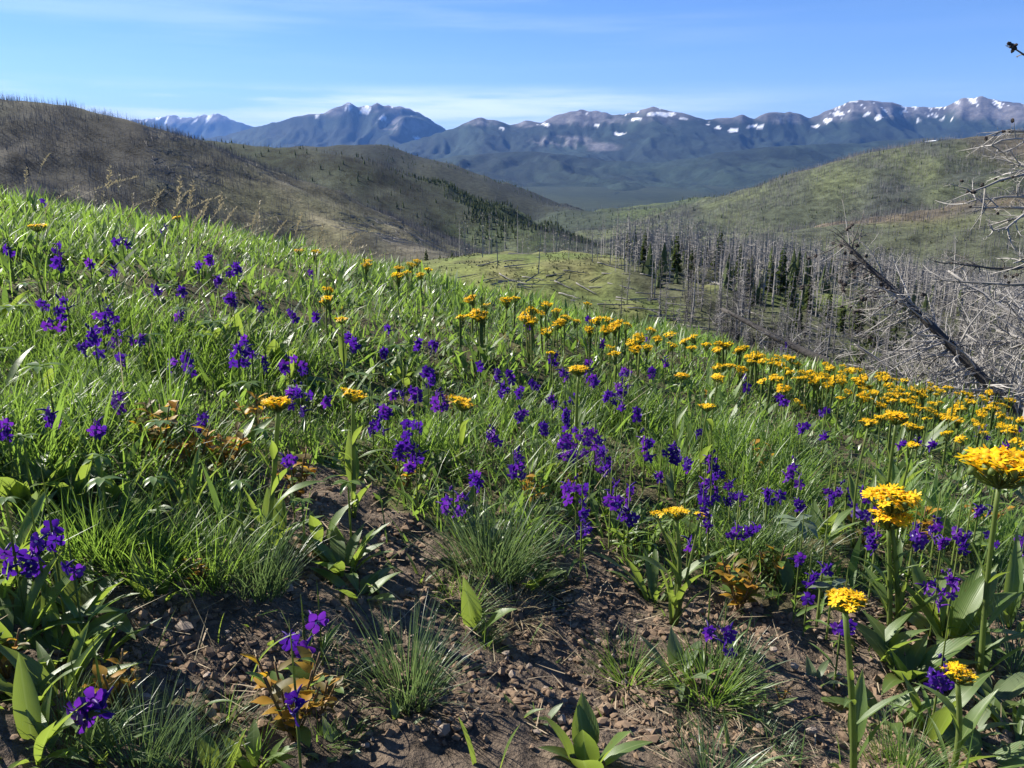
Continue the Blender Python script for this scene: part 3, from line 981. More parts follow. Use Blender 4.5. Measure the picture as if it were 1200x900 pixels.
# ------------------------------------------------------------------ near dead trees on the right
M['bark'] = flat_mat('old_bark', (0.036, 0.032, 0.028), (0.095, 0.082, 0.070), 9.0, 0.9, 0.2, 0.8, 0.03)
M['char'] = flat_mat('charred_bark', (0.028, 0.025, 0.023), (0.085, 0.076, 0.068), 9.0, 0.85, 0.3, 0.8, 0.03)
M['bleached'] = flat_mat('bleached_branch', (0.17, 0.158, 0.142), (0.43, 0.405, 0.37), 5.0, 0.75)
M['twigdark'] = flat_mat('dark_twig', (0.06, 0.052, 0.046), (0.20, 0.18, 0.16), 6.0, 0.85)
M['cone'] = flat_mat('cone', (0.030, 0.026, 0.024), (0.075, 0.06, 0.05), 40.0, 0.8)


def cone_mesh():
    mb = MB()
    n, rows = 8, 5
    vs = []
    for i in range(rows):
        f = i / (rows - 1)
        for j in range(n):
            a = j * 2 * math.pi / n + (i % 2) * .39
            r_ = 0.5 * math.sin(math.pi * (0.12 + 0.80 * f)) * (1.0 + (0.22 if (i + j) % 2 else -0.1))
            vs.append((math.cos(a) * r_, math.sin(a) * r_, f * 1.35))
    q = [(i * n + j, i * n + (j + 1) % n, (i + 1) * n + (j + 1) % n, (i + 1) * n + j) for i in range(rows - 1) for j in range(n)]
    vs += [(0, 0, -.05), (0, 0, 1.4)]
    t = [(rows * n, (j + 1) % n, j) for j in range(n)] + [((rows - 1) * n + j, (rows - 1) * n + (j + 1) % n, rows * n + 1) for j in range(n)]
    mb.add(vs, t, q)
    return mb.mesh('cone', False)
CONE = cone_mesh()


def branch_geo(mb, p, d, ln, r0, g_, depth=2, sag=-0.25, curl=0.35, seg=7, tips=None):
    """one curved limb with side twigs, all joined"""
    d = d / np.linalg.norm(d)
    pts = [np.array(p, float)]
    side = np.cross(d, [0.1, 0.2, 0.97]); side /= np.linalg.norm(side) + 1e-9
    c1, c2 = g_.normal(0, curl * 1.6), g_.normal(0, curl * .9)
    dd = d.copy()
    for i in range(seg):
        f = i / seg
        dd = dd + side * c1 / seg + np.array([0, 0, (sag * (1 - 1.9 * f)) / seg + c2 * .3 / seg]) + g_.normal(0, .07, 3)
        dd /= np.linalg.norm(dd)
        pts.append(pts[-1] + dd * ln / seg)
    pts = np.array(pts)
    mb.tube(pts, np.linspace(r0, r0 * .22, seg + 1), 5 if r0 > .008 else 3, r0 > .012)
    if tips is not None: tips.append((pts[-1], dd))
    if depth > 0:
        for k in range(int(g_.integers(4, 8))):
            f = g_.uniform(.22, .95)
            i = int(f * seg)
            q = pts[i] + (pts[min(i + 1, seg)] - pts[i]) * (f * seg - i)
            tdir = pts[min(i + 1, seg)] - pts[max(i - 1, 0)]
            tdir /= np.linalg.norm(tdir) + 1e-9
            nd = tdir * g_.uniform(.3, .9) + g_.normal(0, .55, 3)
            branch_geo(mb, q, nd, ln * g_.uniform(.22, .5) * (1.1 - .5 * f), r0 * .54 * (1.05 - .6 * f), g_, depth - 1, sag * .7, curl * 1.3, max(3, seg - 3), tips)


def dead_tree(base, tip, r0, r1, nlimb, limb_len, seed, label, f0=0.05, bend=0.0, cones=0, name='dead_tree', trunkmat='char', limbmat='bleached', bias=None, wob=.03, darktop=0.0, group=None):
    g_ = np.random.default_rng(seed)
    base, tip = np.array(base, float), np.array(tip, float)
    ax = tip - base
    L_ = np.linalg.norm(ax); ax /= L_
    rt = link(name, None, None, None, tuple(base))
    tag(rt, label, 'dead tree', group)
    n = 14
    t = np.linspace(0, 1, n)
    perp = np.cross(ax, [0, 1, 0.2]); perp /= np.linalg.norm(perp)
    pts = ax * (t * L_)[:, None] + perp * (np.sin(t * math.pi) * bend * L_)[:, None] + np.cumsum(g_.normal(0, wob * L_ / n, (n, 3)), axis=0) * (t[:, None])
    rad = (r0 + (r1 - r0) * t) * (1 + g_.normal(0, .06, n))
    mb = MB(); mb.tube(pts, rad, 12)
    for k in range(26):                      # broken stubs along the bole
        f = g_.uniform(.05, .97); i = int(f * (n - 1))
        q = pts[i] + (pts[min(i + 1, n - 1)] - pts[i]) * (f * (n - 1) - i)
        d = g_.normal(0, 1, 3); d -= ax * (d @ ax) * .8; d /= np.linalg.norm(d)
        rr = r0 + (r1 - r0) * f
        mb.tube([q, q + d * rr * g_.uniform(1.3, 2.6)], [rr * .22, rr * .10], 5)
    link('trunk', mb.mesh('trunk'), M[trunkmat], rt)
    tips_all = []
    for k in range(nlimb):
        f = f0 + (1 - f0) * (k + g_.uniform(0, 1)) / nlimb
        f = min(f, .985)
        i = int(f * (n - 1))
        q = pts[i] + (pts[min(i + 1, n - 1)] - pts[i]) * (f * (n - 1) - i)
        d = g_.normal(0, 1, 3); d -= ax * (d @ ax) * .85; d /= np.linalg.norm(d)
        if bias is not None: d = d + np.array(bias) * g_.uniform(.2, 1.0)
        d = d + ax * g_.uniform(.15, .7)
        ln = limb_len * g_.uniform(.45, 1.15) * (1.1 - .62 * f)
        bm_ = MB(); tips = []
        branch_geo(bm_, q, d, ln, max(.007, .037 * limb_len * (1.1 - .65 * f) * .45), g_, 2, -0.30, .5, 7, tips)
        dark = f > 1 - darktop and g_.uniform() < .75
        link('branch', bm_.mesh('branch'), M['twigdark' if dark else limbmat], rt)
        if f > .62: tips_all += tips
    if cones and tips_all:
        idx = g_.choice(len(tips_all), min(cones, len(tips_all)), replace=False)
        cl = [tips_all[i] for i in idx]
        for (q, d) in cl:
            o = link('cone', CONE, M['cone'], rt, tuple(q), None, g_.uniform(.045, .07) * L_ / 4.2)
            o.rotation_euler = Vector(d + g_.normal(0, .3, 3)).to_track_quat('Z', 'X').to_euler()
    return rt


# the tree fallen against the crest, tip up to the left, cones still on
tipP = at_dist(984, 282, 14.6)
basP = at_dist(1178, 474, 12.6)
dv = basP - tipP
basP = basP + dv * 0.22
dead_tree(basP, tipP, .105, .026, 90, 1.6, 21, 'fallen dark trunk leaning up to the left beyond the flowers, cones on its tip', .10, -.012, 40, 'fallen_tree', bias=(-.55, .1, -.55), wob=.012, darktop=.28)
# the thin dark log left of it
t2 = at_dist(846, 362, 16.0); b2 = at_dist(1022, 447, 13.8)
dead_tree(b2 + (b2 - t2) * .25, t2, .10, .035, 20, .8, 22, 'thin dark fallen trunk sloping down into the flowers, left of the big leaning one', .35, .012, 0, 'fallen_tree', wob=.01, bias=(0, 0, .2))
# bleached tangle behind the leaning trunk
dead_tree(at_dist(1330, 520, 14.0), at_dist(1095, 392, 17.0), .10, .03, 50, 1.8, 23, 'bleached toppled crown tangled behind the base of the leaning trunk', .15, .02, 0, 'fallen_tree', 'bleached', bias=(-.2, 0, .3))
dead_tree(at_dist(1320, 470, 12.5), at_dist(1108, 318, 15.0), .07, .02, 36, 1.5, 24, 'bleached fallen top with long curved limbs at the right edge, above the tangle', .10, -.02, 0, 'fallen_tree', 'bleached', bias=(-.1, 0, .25))
dead_tree(at_dist(1290, 560, 13.0), at_dist(1000, 405, 15.5), .08, .025, 56, 1.4, 25, 'low bleached brush of limbs lying right under the leaning trunk', .10, .03, 0, 'fallen_tree', 'bleached', bias=(-.1, 0, .45))
dead_tree(at_dist(1340, 430, 11.0), at_dist(1170, 388, 13.0), .06, .02, 22, 1.6, 28, 'bleached upright spray of limbs crossing the right edge behind the tangle', .10, .03, 0, 'fallen_tree', 'bleached', bias=(-.2, 0, .5))

dead_tree(at_dist(1240, 540, 12.0), at_dist(1040, 440, 13.4), .05, .02, 46, 1.2, 31, 'bleached brush pile at the foot of the leaning trunk, behind the flowers', .05, .03, 0, 'fallen_tree', 'bleached', bias=(-.1, 0, .8))
dead_tree(at_dist(1300, 480, 15.0), at_dist(985, 425, 16.5), .06, .02, 56, 1.5, 32, 'bleached brush spreading low behind the leaning trunk', .05, .02, 0, 'fallen_tree', 'bleached', bias=(0, 0, .9))
dead_tree(at_dist(1300, 400, 15.5), at_dist(1050, 410, 17.5), .06, .02, 50, 1.7, 33, 'grey weathered top lying farthest back in the tangle at the right', .05, -.02, 0, 'fallen_tree', 'bleached', bias=(0, 0, .5))

# the standing dead pine just right of the view, limbs reaching in
def edge_pine():
    g_ = np.random.default_rng(26)
    bx, by = 4.75, 7.0
    bz = Zn(bx, by)
    rt = link('dead_pine', None, None, None, (bx, by, bz))
    tag(rt, 'bleached dead pine at the right edge, knobbly limbs reaching into the view', 'dead tree')
    n = 10
    zz = np.linspace(-.3, 4.1, n)
    pts = np.column_stack([np.cumsum(g_.normal(0, .02, n)), np.cumsum(g_.normal(0, .02, n)), zz])
    mb = MB(); mb.tube(pts, np.linspace(.12, .03, n), 10)
    link('trunk', mb.mesh('trunk'), M['bleached'], rt)
    targets = [(1158, 178, 6.6, 'bleached'), (1150, 240, 6.4, 'bleached'), (1172, 200, 6.8, 'bleached'), (1110, 303, 6.2, 'twigdark'), (1164, 160, 7.0, 'bleached'), (1148, 218, 6.0, 'bleached'),
               (1190, 66, 6.7, 'twigdark'), (1140, 232, 6.7, 'bleached'), (1168, 270, 6.2, 'bleached'), (1090, 330, 7.3, 'bleached'), (1176, 300, 6.0, 'bleached'), (1186, 186, 7.2, 'bleached'), (1160, 256, 7.3, 'bleached')]
    o0 = np.array([bx, by, bz])
    for (px, py, dd, mk) in targets:
        e = at_dist(px, py, dd) - o0
        s = np.array([0, 0, np.clip(e[2] - g_.uniform(-.05, .18) * abs(e[0]), .3, 4.0)])
        bm_ = MB(); tips = []
        seg = 10
        tt = np.linspace(0, 1, seg + 1)[:, None]
        path = s * (1 - tt) + e * tt + np.array([0, 0, 1]) * (np.sin(tt * math.pi) * g_.uniform(-.06, .12)) + np.cumsum(g_.normal(0, .012, (seg + 1, 3)), axis=0) * tt
        bm_.tube(path, np.linspace(.022, .005, seg + 1), 6)
        for k in range(12 if py > 100 else 5):
            i = int(g_.integers(3, seg + 1)) if py > 100 else seg - k % 2
            tdir = path[i] - path[i - 1]; tdir /= np.linalg.norm(tdir)
            branch_geo(bm_, path[i], tdir * .8 + g_.normal(0, .6, 3), g_.uniform(.10, .34) * (1 if py > 100 else .25), .0065, g_, 1, -.1, .7, 5, tips)
        br = link('branch', bm_.mesh('branch'), M[mk], rt)
        tips.append((path[-1], path[-1] - path[-2]))
        if mk == 'twigdark' or g_.uniform() < .5:
            for (q, d) in tips[-9 if mk == 'twigdark' else -4:]:
                o = link('cone', CONE, M['cone'], br, tuple(q), None, g_.uniform(.018, .03))
                o.rotation_euler = Vector(np.array(d) + g_.normal(0, .3, 3)).to_track_quat('Z', 'X').to_euler()
edge_pine()
# ------------------------------------------------------------------ meadow materials
M['grass'] = leaf_mat('grass_blade', (0.070, 0.138, 0.026), (0.150, 0.222, 0.050), (0.30, 0.47, 0.05), 0.50, 0.44, 0.45, 3.0)
M['bluegrass'] = leaf_mat('fescue_blade', (0.060, 0.105, 0.045), (0.110, 0.165, 0.065), (0.22, 0.32, 0.08), 0.40, 0.38, 0.5, 3.0)
M['forb'] = leaf_mat('forb_leaf', (0.065, 0.130, 0.027), (0.160, 0.225, 0.055), (0.30, 0.48, 0.055), 0.46, 0.36, 0.55, 3.0)
M['silver'] = leaf_mat('silvery_leaf', (0.110, 0.155, 0.080), (0.210, 0.255, 0.150), (0.28, 0.36, 0.12), 0.36, 0.40, 0.55, 3.0)
M['broad'] = leaf_mat('broad_leaf', (0.065, 0.125, 0.028), (0.130, 0.195, 0.048), (0.34, 0.52, 0.06), 0.46, 0.5, 0.3, 30.0)
M['bigleaf'] = leaf_mat('big_leaf', (0.065, 0.120, 0.028), (0.140, 0.200, 0.055), (0.40, 0.52, 0.05), 0.45, 0.40, 0.5, 30.0, True)
M['greyleaf'] = leaf_mat('grey_green_leaf', (0.080, 0.120, 0.055), (0.160, 0.205, 0.100), (0.30, 0.40, 0.10), 0.38, 0.42, 0.5, 30.0, True)
M['orange'] = leaf_mat('orange_leaf', (0.34, 0.25, 0.025), (0.46, 0.20, 0.028), (0.85, 0.50, 0.02), 0.48, 0.5, 0.35, 30.0)
M['olive'] = leaf_mat('olive_leaf', (0.075, 0.080, 0.020), (0.17, 0.120, 0.028), (0.34, 0.26, 0.03), 0.40, 0.5, 0.35, 30.0)
M['stem'] = leaf_mat('green_stem', (0.125, 0.175, 0.045), (0.190, 0.225, 0.065), (0.42, 0.52, 0.10), 0.42, 0.5, 0.3, 40.0)
M['redstem'] = flat_mat('reddish_stem', (0.10, 0.06, 0.03), (0.20, 0.12, 0.05), 40.0, 0.6)
M['purple'] = leaf_mat('purple_sepal', (0.026, 0.008, 0.125), (0.060, 0.013, 0.230), (0.13, 0.02, 0.52), 0.38, 0.5, 0.35, 60.0)
M['violet'] = leaf_mat('violet_sepal', (0.055, 0.012, 0.165), (0.130, 0.024, 0.310), (0.22, 0.03, 0.58), 0.38, 0.5, 0.35, 60.0)
M['eye'] = flat_mat('pale_eye', (0.42, 0.36, 0.55), (0.62, 0.58, 0.72), 60.0, 0.6)
M['yellow'] = leaf_mat('yellow_ray', (0.90, 0.52, 0.012), (0.95, 0.68, 0.020), (1.0, 0.74, 0.015), 0.48, 0.5, 0.25, 50.0)
M['disc'] = flat_mat('orange_disc', (0.60, 0.24, 0.008), (0.75, 0.36, 0.012), 200.0, 0.8)
M['straw'] = leaf_mat('straw', (0.30, 0.24, 0.13), (0.48, 0.41, 0.25), (0.5, 0.42, 0.25), 0.25, 0.6, 0.3, 4.0)
M['litter'] = flat_mat('dry_litter', (0.16, 0.115, 0.070), (0.40, 0.32, 0.21), 4.0, 0.85)
M['clod'] = flat_mat('soil_crumb', (0.070, 0.047, 0.031), (0.230, 0.162, 0.108), 9.0, 0.95, 0.1)
M['stone'] = flat_mat('pale_stone', (0.20, 0.15, 0.11), (0.38, 0.31, 0.25), 30.0, 0.85, 0.2, 0.5, 0.004)


def leaves_np(base, ln, wd, az_, lean, curve, prof, seed, twist=0.6):
    """many blades in one mesh; base (n,3); lean = tilt from upright; curve = extra bend at the tip"""
    g_ = np.random.default_rng(seed)
    n = len(base)
    d = np.column_stack([np.cos(az_), np.sin(az_)])
    pa = az_ + np.pi / 2 + g_.normal(0, twist, n)
    wv = np.column_stack([np.cos(pa), np.sin(pa), np.zeros(n)])
    lv = len(prof)
    fr = np.linspace(0, 1, lv + 1)
    pos = base.copy(); vs = []
    ang = lean.copy()
    for i in range(lv + 1):
        if i > 0:
            ang = lean + curve * fr[i] ** 1.3
            step = (ln / lv)[:, None]
            pos = pos + np.column_stack([d * np.sin(ang)[:, None], np.cos(ang)]) * step
        if i < lv:
            hw = (wd * prof[i] * .5)[:, None]
            vs += [pos - wv * hw, pos + wv * hw]
        else:
            vs += [pos]
    v = np.stack(vs, 1).reshape(-1, 3)
    k = 2 * lv + 1
    o = (np.arange(n) * k)[:, None]
    q = np.concatenate([o + np.array([[2 * i, 2 * i + 1, 2 * i + 3, 2 * i + 2]]) for i in range(lv - 1)])
    t = o + np.array([[2 * lv - 2, 2 * lv - 1, 2 * lv]])
    return v, t, q


def blade_mesh(name, *a):
    v, t, q = leaves_np(*a)
    return mesh_np(name, v, [t, q], True)


GRASSP, LANCEP = (0.9, 0.85, 0.6), (0.35, 1.0, 0.8)


def fan_points(n, r0, r1, g_, power=0.5, x0=-90, x1=1290):
    """even over the ground in the visible fan, between two distances"""
    r = r0 + (r1 - r0) * g_.uniform(0, 1, n) ** power
    u = (g_.uniform(x0, x1, n) - 600) / FPX / CP
    y = r / np.sqrt(1 + u * u)
    return u * y, y


EXCL = []          # spots kept clearer, round plants that stand out
def thin(x, y, g_, keep_soil, noise_s=0.25, lo=-.55, hi=.1, seed=201):
    z = Zall(x, y)[0]
    s = soilness(x, y)
    for (ex, ey, er) in EXCL:
        s = np.maximum(s, ((x - ex) ** 2 + (y - ey) ** 2 < er * er) * .8)
    p = np.where(s > .5, keep_soil + (s < .9) * .15, 0.25 + 0.75 * sstep(lo, hi, fbm(x / noise_s, y / noise_s, 3, seed)))
    k = g_.uniform(0, 1, len(x)) < p
    return x[k], y[k], z[k]


# ------------------------------------------------------------------ the closed meadow: grass and leaves nobody could count
def scatter(name, label, n, r0, r1, lenr, wr, leanr, curver, prof, mat, seed, keep_soil=.02, power=.5, clump=.25, lens=lambda x, y: 1.0, wind=None, lo=-.55, hi=.1, nseed=201):
    g_ = np.random.default_rng(seed)
    x, y = fan_points(n, r0, r1, g_, power)
    x, y, z = thin(x, y, g_, keep_soil, clump, lo, hi, nseed)
    m = len(x)
    hgt = 0.45 + 0.75 * sstep(-.5, .5, fbm(x / 0.33, y / 0.33, 3, 240 + seed % 3))
    ln = g_.uniform(*lenr, m) * hgt * lens(x, y)
    azm = g_.uniform(0, 6.283, m) if wind is None else g_.normal(wind, 1.1, m)
    r = np.hypot(x, y)
    wd = g_.uniform(*wr, m) * (0.75 + 0.16 * r)
    me = blade_mesh(name, np.column_stack([x, y, z - .01]), ln, wd, azm, g_.uniform(*leanr, m), g_.uniform(*curver, m), prof, seed + 2)
    return tag(link(name, me, M[mat]), label, None, None, 'stuff')


# ------------------------------------------------------------------ leaf and stem building blocks, unit length along +Z, arching to +X
def leaf_unit(seed, width, prof, curl, fold, rows=7, wav=0.03):
    g_ = np.random.default_rng(seed)
    vs, q = [], []
    pos = np.zeros(3); ang = 0.0
    for i in range(rows + 1):
        f = i / rows
        if i:
            ang = curl * f
            pos = pos + np.array([math.sin(ang), 0, math.cos(ang)]) / rows
        w_ = width * np.interp(f, np.linspace(0, 1, len(prof)), prof) * .5
        nx, nz = math.cos(ang), -math.sin(ang)
        wv = math.sin(f * 7 + seed) * wav
        for s in (-1, 0, 1):
            up = abs(s) * fold * w_ + s * wv * w_ * 6
            vs.append(pos + np.array([-nx * up, s * w_, -nz * up]))
    for i in range(rows):
        for s in range(2):
            a = i * 3 + s
            q.append((a, a + 1, a + 4, a + 3))
    return mesh_np('leaf', np.array(vs), [np.array(q)], True)

LANCE = (.25, .55, .9, 1.0, .92, .68, .36, .02)
STRAP = (.55, .8, .95, 1.0, .95, .8, .5, .02)
OVATE = (.10, .45, .88, 1.0, .98, .8, .45, .03)
L_LANCE = [leaf_unit(i, w_, LANCE, c, f) for i, (w_, c, f) in enumerate([(.24, .5, .35), (.20, .9, .25), (.28, .3, .5), (.22, 1.2, .3), (.18, .6, .6)])]
L_STRAP = [leaf_unit(10 + i, w_, STRAP, c, f) for i, (w_, c, f) in enumerate([(.10, .3, .4), (.12, .7, .3), (.08, 1.1, .4)])]
L_OVATE = [leaf_unit(20 + i, w_, OVATE, c, f) for i, (w_, c, f) in enumerate([(.48, .5, .25), (.42, .9, .2), (.55, .3, .35)])]


def obj_mat(o, mat):
    if not o.data.materials: o.data.materials.append(None)
    o.material_slots[0].link = 'OBJECT'
    o.material_slots[0].material = M[mat]
    return o


def put_leaf(parent, lib, ln, azm, tilt, mat='bigleaf', loc=(0, 0, 0), wide=1.0):
    o = link('leaf', random.choice(lib), None, parent, loc, (0, tilt, azm), (ln, ln * wide, ln))
    return obj_mat(o, mat)


def stem_unit(seed, bend):
    mb = MB()
    t = np.linspace(0, 1, 6)
    a = seed * 1.7
    off = bend * np.sin(t * math.pi * .9)
    mb.tube(np.column_stack([off * math.cos(a), off * math.sin(a), t]), 1 - .35 * t, 6)
    me = mb.mesh('stem')
    return me
STEMS = [stem_unit(i, b) for i, b in enumerate([2.0, 4.0, 1.0, 3.0])]


def hero_stem(parent, top, r, bow=(0, 0), mat='stem', rt=None):
    top = np.array(top, float)
    t = np.linspace(0, 1, 9)[:, None]
    pts = top * t + np.array([bow[0], bow[1], 0]) * np.sin(t * math.pi)
    mb = MB(); mb.tube(pts, np.linspace(r, (rt or r * .72), 9), 8)
    o = link('stem', mb.mesh('stem'), M[mat], parent)
    return o, pts


# ------------------------------------------------------------------ larkspur flowers
def larkspur_flower(seed):
    """faces +X, five sepals round a pale eye, spur behind; unit = flower width"""
    g_ = np.random.default_rng(seed)
    mb = MB()
    petals = []
    for k, a in enumerate((90, 20, 160, -50, -130)):
        a = R(a + g_.normal(0, 7))
        ln = .58 * g_.uniform(.9, 1.1); wd = .40 * g_.uniform(.85, 1.15)
        rad = np.array([0, math.cos(a), math.sin(a)]); tanv = np.array([0, -math.sin(a), math.cos(a)])
        fw = np.array([1.0, 0, 0])
        splay = g_.uniform(.15, .5) if k else g_.uniform(.35, .7)
        vs = []
        for i, (f, w_) in enumerate(((0.05, .22), (.4, .85), (.75, 1.0), (1.0, .35))):
            c = rad * f * ln + fw * (splay * ln * f * (1 - .7 * f) + g_.normal(0, .012))
            for s in (-1, 0, 1):
                vs.append(c + tanv * s * w_ * wd * .5 + fw * (abs(s) * .07 * w_ + s * g_.normal(0, .025)))
        q = [(i * 3 + s, i * 3 + s + 1, i * 3 + s + 4, i * 3 + s + 3) for i in range(3) for s in range(2)]
        petals.append((np.array(vs), q))
        mb.add(vs, None, q)
    sp = MB()
    sp.tube([(0, 0, .05), (-.25, 0, .14), (-.55, 0, .20), (-.8, 0, .16)], [.10, .085, .055, .02], 6)
    ey = MB()
    for s in (-1, 1):
        ey.add([(.03, 0, .02), (.16, s * .10, .12), (.20, s * .02, .17), (.17, s * .14, .02), (.12, s * .06, -.06)], [(0, 1, 2), (0, 3, 1), (0, 4, 3)])
    return mb, sp, ey, petals

FLOWERS = []
for i in range(5):
    mbp, sp, ey, petals = larkspur_flower(800 + i)
    one = MB()
    one.v += mbp.v; one.q += mbp.q; one.n = mbp.n
    one.add(np.vstack(sp.v), np.vstack(sp.t) if sp.t else None, np.vstack(sp.q))
    FLOWERS.append((one.mesh('flower'), ey.mesh('eye', False), sp.mesh('spur'), [mesh_np('petal', v, [np.array(q)]) for v, q in petals]))
BUD = MB(); BUD.tube([(0, 0, 0), (.12, 0, .2), (.12, 0, .5), (.05, 0, .72)], [.06, .2, .2, .05], 6); BUD.tube([(.05, 0, .3), (-.4, 0, .35)], [.09, .02], 5); BUD = BUD.mesh('bud')


def larkspur(px, py, wpx, hpx, nfl, label, Hh=None, group=None, mat='purple', fine=False, size=1.0, facing=None):
    """flowering part centred at a pixel of the photo, wpx by hpx there"""
    Hh = Hh if Hh is not None else random.uniform(.085, .125)
    base, hm = on_ray(px, py, Hh)
    Hh = max(hm, .05) if hm < .5 else .3
    dist = float(np.linalg.norm(base + [0, 0, Hh]))
    s = dist / FPX
    rl, rw = hpx * s, wpx * s
    rt = link('purple_larkspur', None, None, None, tuple(base))
    tag(rt, label, 'wildflower', group)
    lean = np.array([random.gauss(0, .02), random.gauss(0, .02)])
    top = np.array([lean[0], lean[1], Hh + rl * .38])
    nst = 1 if nfl < 9 else 2
    if nst == 1:
        o = link('stem', random.choice(STEMS), None, rt, (0, 0, -.01), None, (.0012, .0012, top[2] + .01)); obj_mat(o, 'stem')
    else:
        for k in range(nst):
            o = link('stem', random.choice(STEMS), None, rt, ((k - .5) * rw * .45, 0, -.01), None, (.0012, .0012, top[2] * (1 - .12 * k) + .01)); obj_mat(o, 'stem')
    fs = size * min(max(.019, .0055 * dist + .0105), .027)
    for k in range(nfl):
        f = (k + .5) / nfl
        zz = Hh - rl * .5 + rl * f * .92 + random.gauss(0, rl * .04)
        spread = max(rw * .5 - fs * .35, fs * .15) * (1.0 - .55 * max(0, f - .5))
        lat = (random.random() * 2 - 1) * spread
        lat = math.copysign(abs(lat) ** .8 * spread ** .2, lat)
        a = -math.pi / 2 + random.gauss(0, .9) if facing is None else facing + random.gauss(0, .3)
        loc = (lat, random.gauss(0, spread * .5 + .004) - .004, max(zz, .02))
        i = random.randrange(5)
        sc_ = fs * random.uniform(.8, 1.12) * (1 - .25 * max(0, f - .6))
        rot = (random.gauss(0, .2), random.uniform(-.1, .5), a)
        m_ = mat if random.random() < .8 else ('violet' if mat == 'purple' else 'purple')
        if fine:
            fo = obj_mat(link('flower', FLOWERS[i][2], None, rt, loc, rot, sc_), m_)
            for pm in FLOWERS[i][3]: obj_mat(link('petal', pm, None, fo), m_)
        else:
            fo = obj_mat(link('flower', FLOWERS[i][0], None, rt, loc, rot, sc_), m_)
        if dist < 2.2: obj_mat(link('eye', FLOWERS[i][1], None, fo), 'eye')
    if nfl > 5 and dist < 2.5:
        for k in range(2):
            obj_mat(link('bud', BUD, None, rt, (random.gauss(0, .004), 0, Hh + rl * .5 + .004 * k), (0, random.uniform(0, .5), random.uniform(0, 6)), fs * .55), mat)
    for k in range(2 if dist < 3 else 0):
        put_leaf(rt, L_LANCE, random.uniform(.04, .07), random.uniform(0, 6.28), random.uniform(.4, 1.0), 'forb', (0, 0, Hh * random.uniform(.05, .35)), .5)
    return rt


# ------------------------------------------------------------------ groundsel heads
def daisy(seed, rays=9):
    g_ = np.random.default_rng(seed)
    mb = MB()
    for k in range(rays):
        a = k * 2 * math.pi / rays + g_.normal(0, .12)
        ln, wd = .5 * g_.uniform(.8, 1.08), .155 * g_.uniform(.8, 1.2)
        d = np.array([math.cos(a), math.sin(a), 0]); s = np.array([-d[1], d[0], 0]); up = np.array([0, 0, 1.0])
        dr = g_.uniform(-.10, .12)
        vs = []
        for f, w_ in ((.12, .55), (.55, 1.0), (1.0, .45)):
            c = d * f * ln + up * dr * f * f
            vs += [c - s * wd * w_ * .5 + up * .02, c + s * wd * w_ * .5 + up * .02]
        mb.add(vs, None, [(0, 1, 3, 2), (2, 3, 5, 4)])
    ds = MB()
    n = 8
    vs = [(math.cos(j * 6.2832 / n) * .17, math.sin(j * 6.2832 / n) * .17, .0) for j in range(n)] + [(math.cos(j * 6.2832 / n) * .12, math.sin(j * 6.2832 / n) * .12, .085) for j in range(n)] + [(0, 0, .10)]
    ds.add(vs, [(n + j, n + (j + 1) % n, 2 * n) for j in range(n)], [(j, (j + 1) % n, n + (j + 1) % n, n + j) for j in range(n)])
    cp = MB()
    cp.tube([(0, 0, -.34), (0, 0, -.22), (0, 0, -.02)], [.05, .13, .16], 7)
    return mb, ds, cp
DAISY = []
for i in range(4):
    a_, b_, c_ = daisy(820 + i, 9 + i % 4)
    DAISY.append((a_, b_, c_, a_.mesh('flower', False), b_.mesh('disc'), c_.mesh('cup')))


def head_np(seed, nd):
    """a whole flat-topped head, unit width, all yellow: for plants too far to split further"""
    g_ = np.random.default_rng(seed)
    mb = MB(); gr = MB()
    for k in range(nd):
        rr = .40 * math.sqrt((k + .5) / nd); a = k * 2.39996 + g_.normal(0, .2)
        c = np.array([math.cos(a) * rr, math.sin(a) * rr, .12 * (1 - (rr / .42) ** 2) + g_.normal(0, .02)])
        for (src) in DAISY[int(g_.integers(4))][:2]:
            v = np.vstack(src.v).copy() * .30
            th = g_.uniform(0, 6.28)
            Rm = np.array(Euler((math.sin(a) * -.5 * rr * 2 + g_.normal(0, .15), math.cos(a) * .5 * rr * 2 + g_.normal(0, .15), th)).to_matrix())
            mb.add(v @ Rm.T + c, np.vstack(src.t) if src.t else None, np.vstack(src.q) if src.q else None)
        gr.tube([(0, 0, -.38), c * [.6, .6, 1] - [0, 0, .16], c - [0, 0, .02]], [.03, .022, .045], 4, False)
    return mb.mesh('flower_head', False), gr.mesh('stalks')
HEADS = [head_np(840 + i, n) for i, n in enumerate((11, 14, 9, 12, 16))]


def groundsel_far(base, Hh, wd, label, group):
    rt = link('yellow_groundsel', None, None, None, tuple(base), (random.gauss(0, .05), random.gauss(0, .05), random.uniform(0, 6.28)))
    tag(rt, label, 'wildflower', group)
    o = link('stem', random.choice(STEMS), None, rt, (0, 0, -.01), None, (.0022, .0022, Hh - wd * .3)); obj_mat(o, 'stem')
    i = random.randrange(len(HEADS))
    h_ = obj_mat(link('flower_head', HEADS[i][0], None, rt, (0, 0, Hh), (random.gauss(0, .22), random.gauss(0, .22), random.uniform(0, 6)), (wd, wd, wd * random.uniform(.9, 1.9))), 'yellow')
    obj_mat(link('stalks', HEADS[i][1], None, h_), 'stem')['kind'] = 'stuff'
    put_leaf(rt, L_LANCE, random.uniform(.05, .09), random.uniform(0, 6.28), random.uniform(.2, .6), 'forb', (0, 0, 0), .6)
    return rt


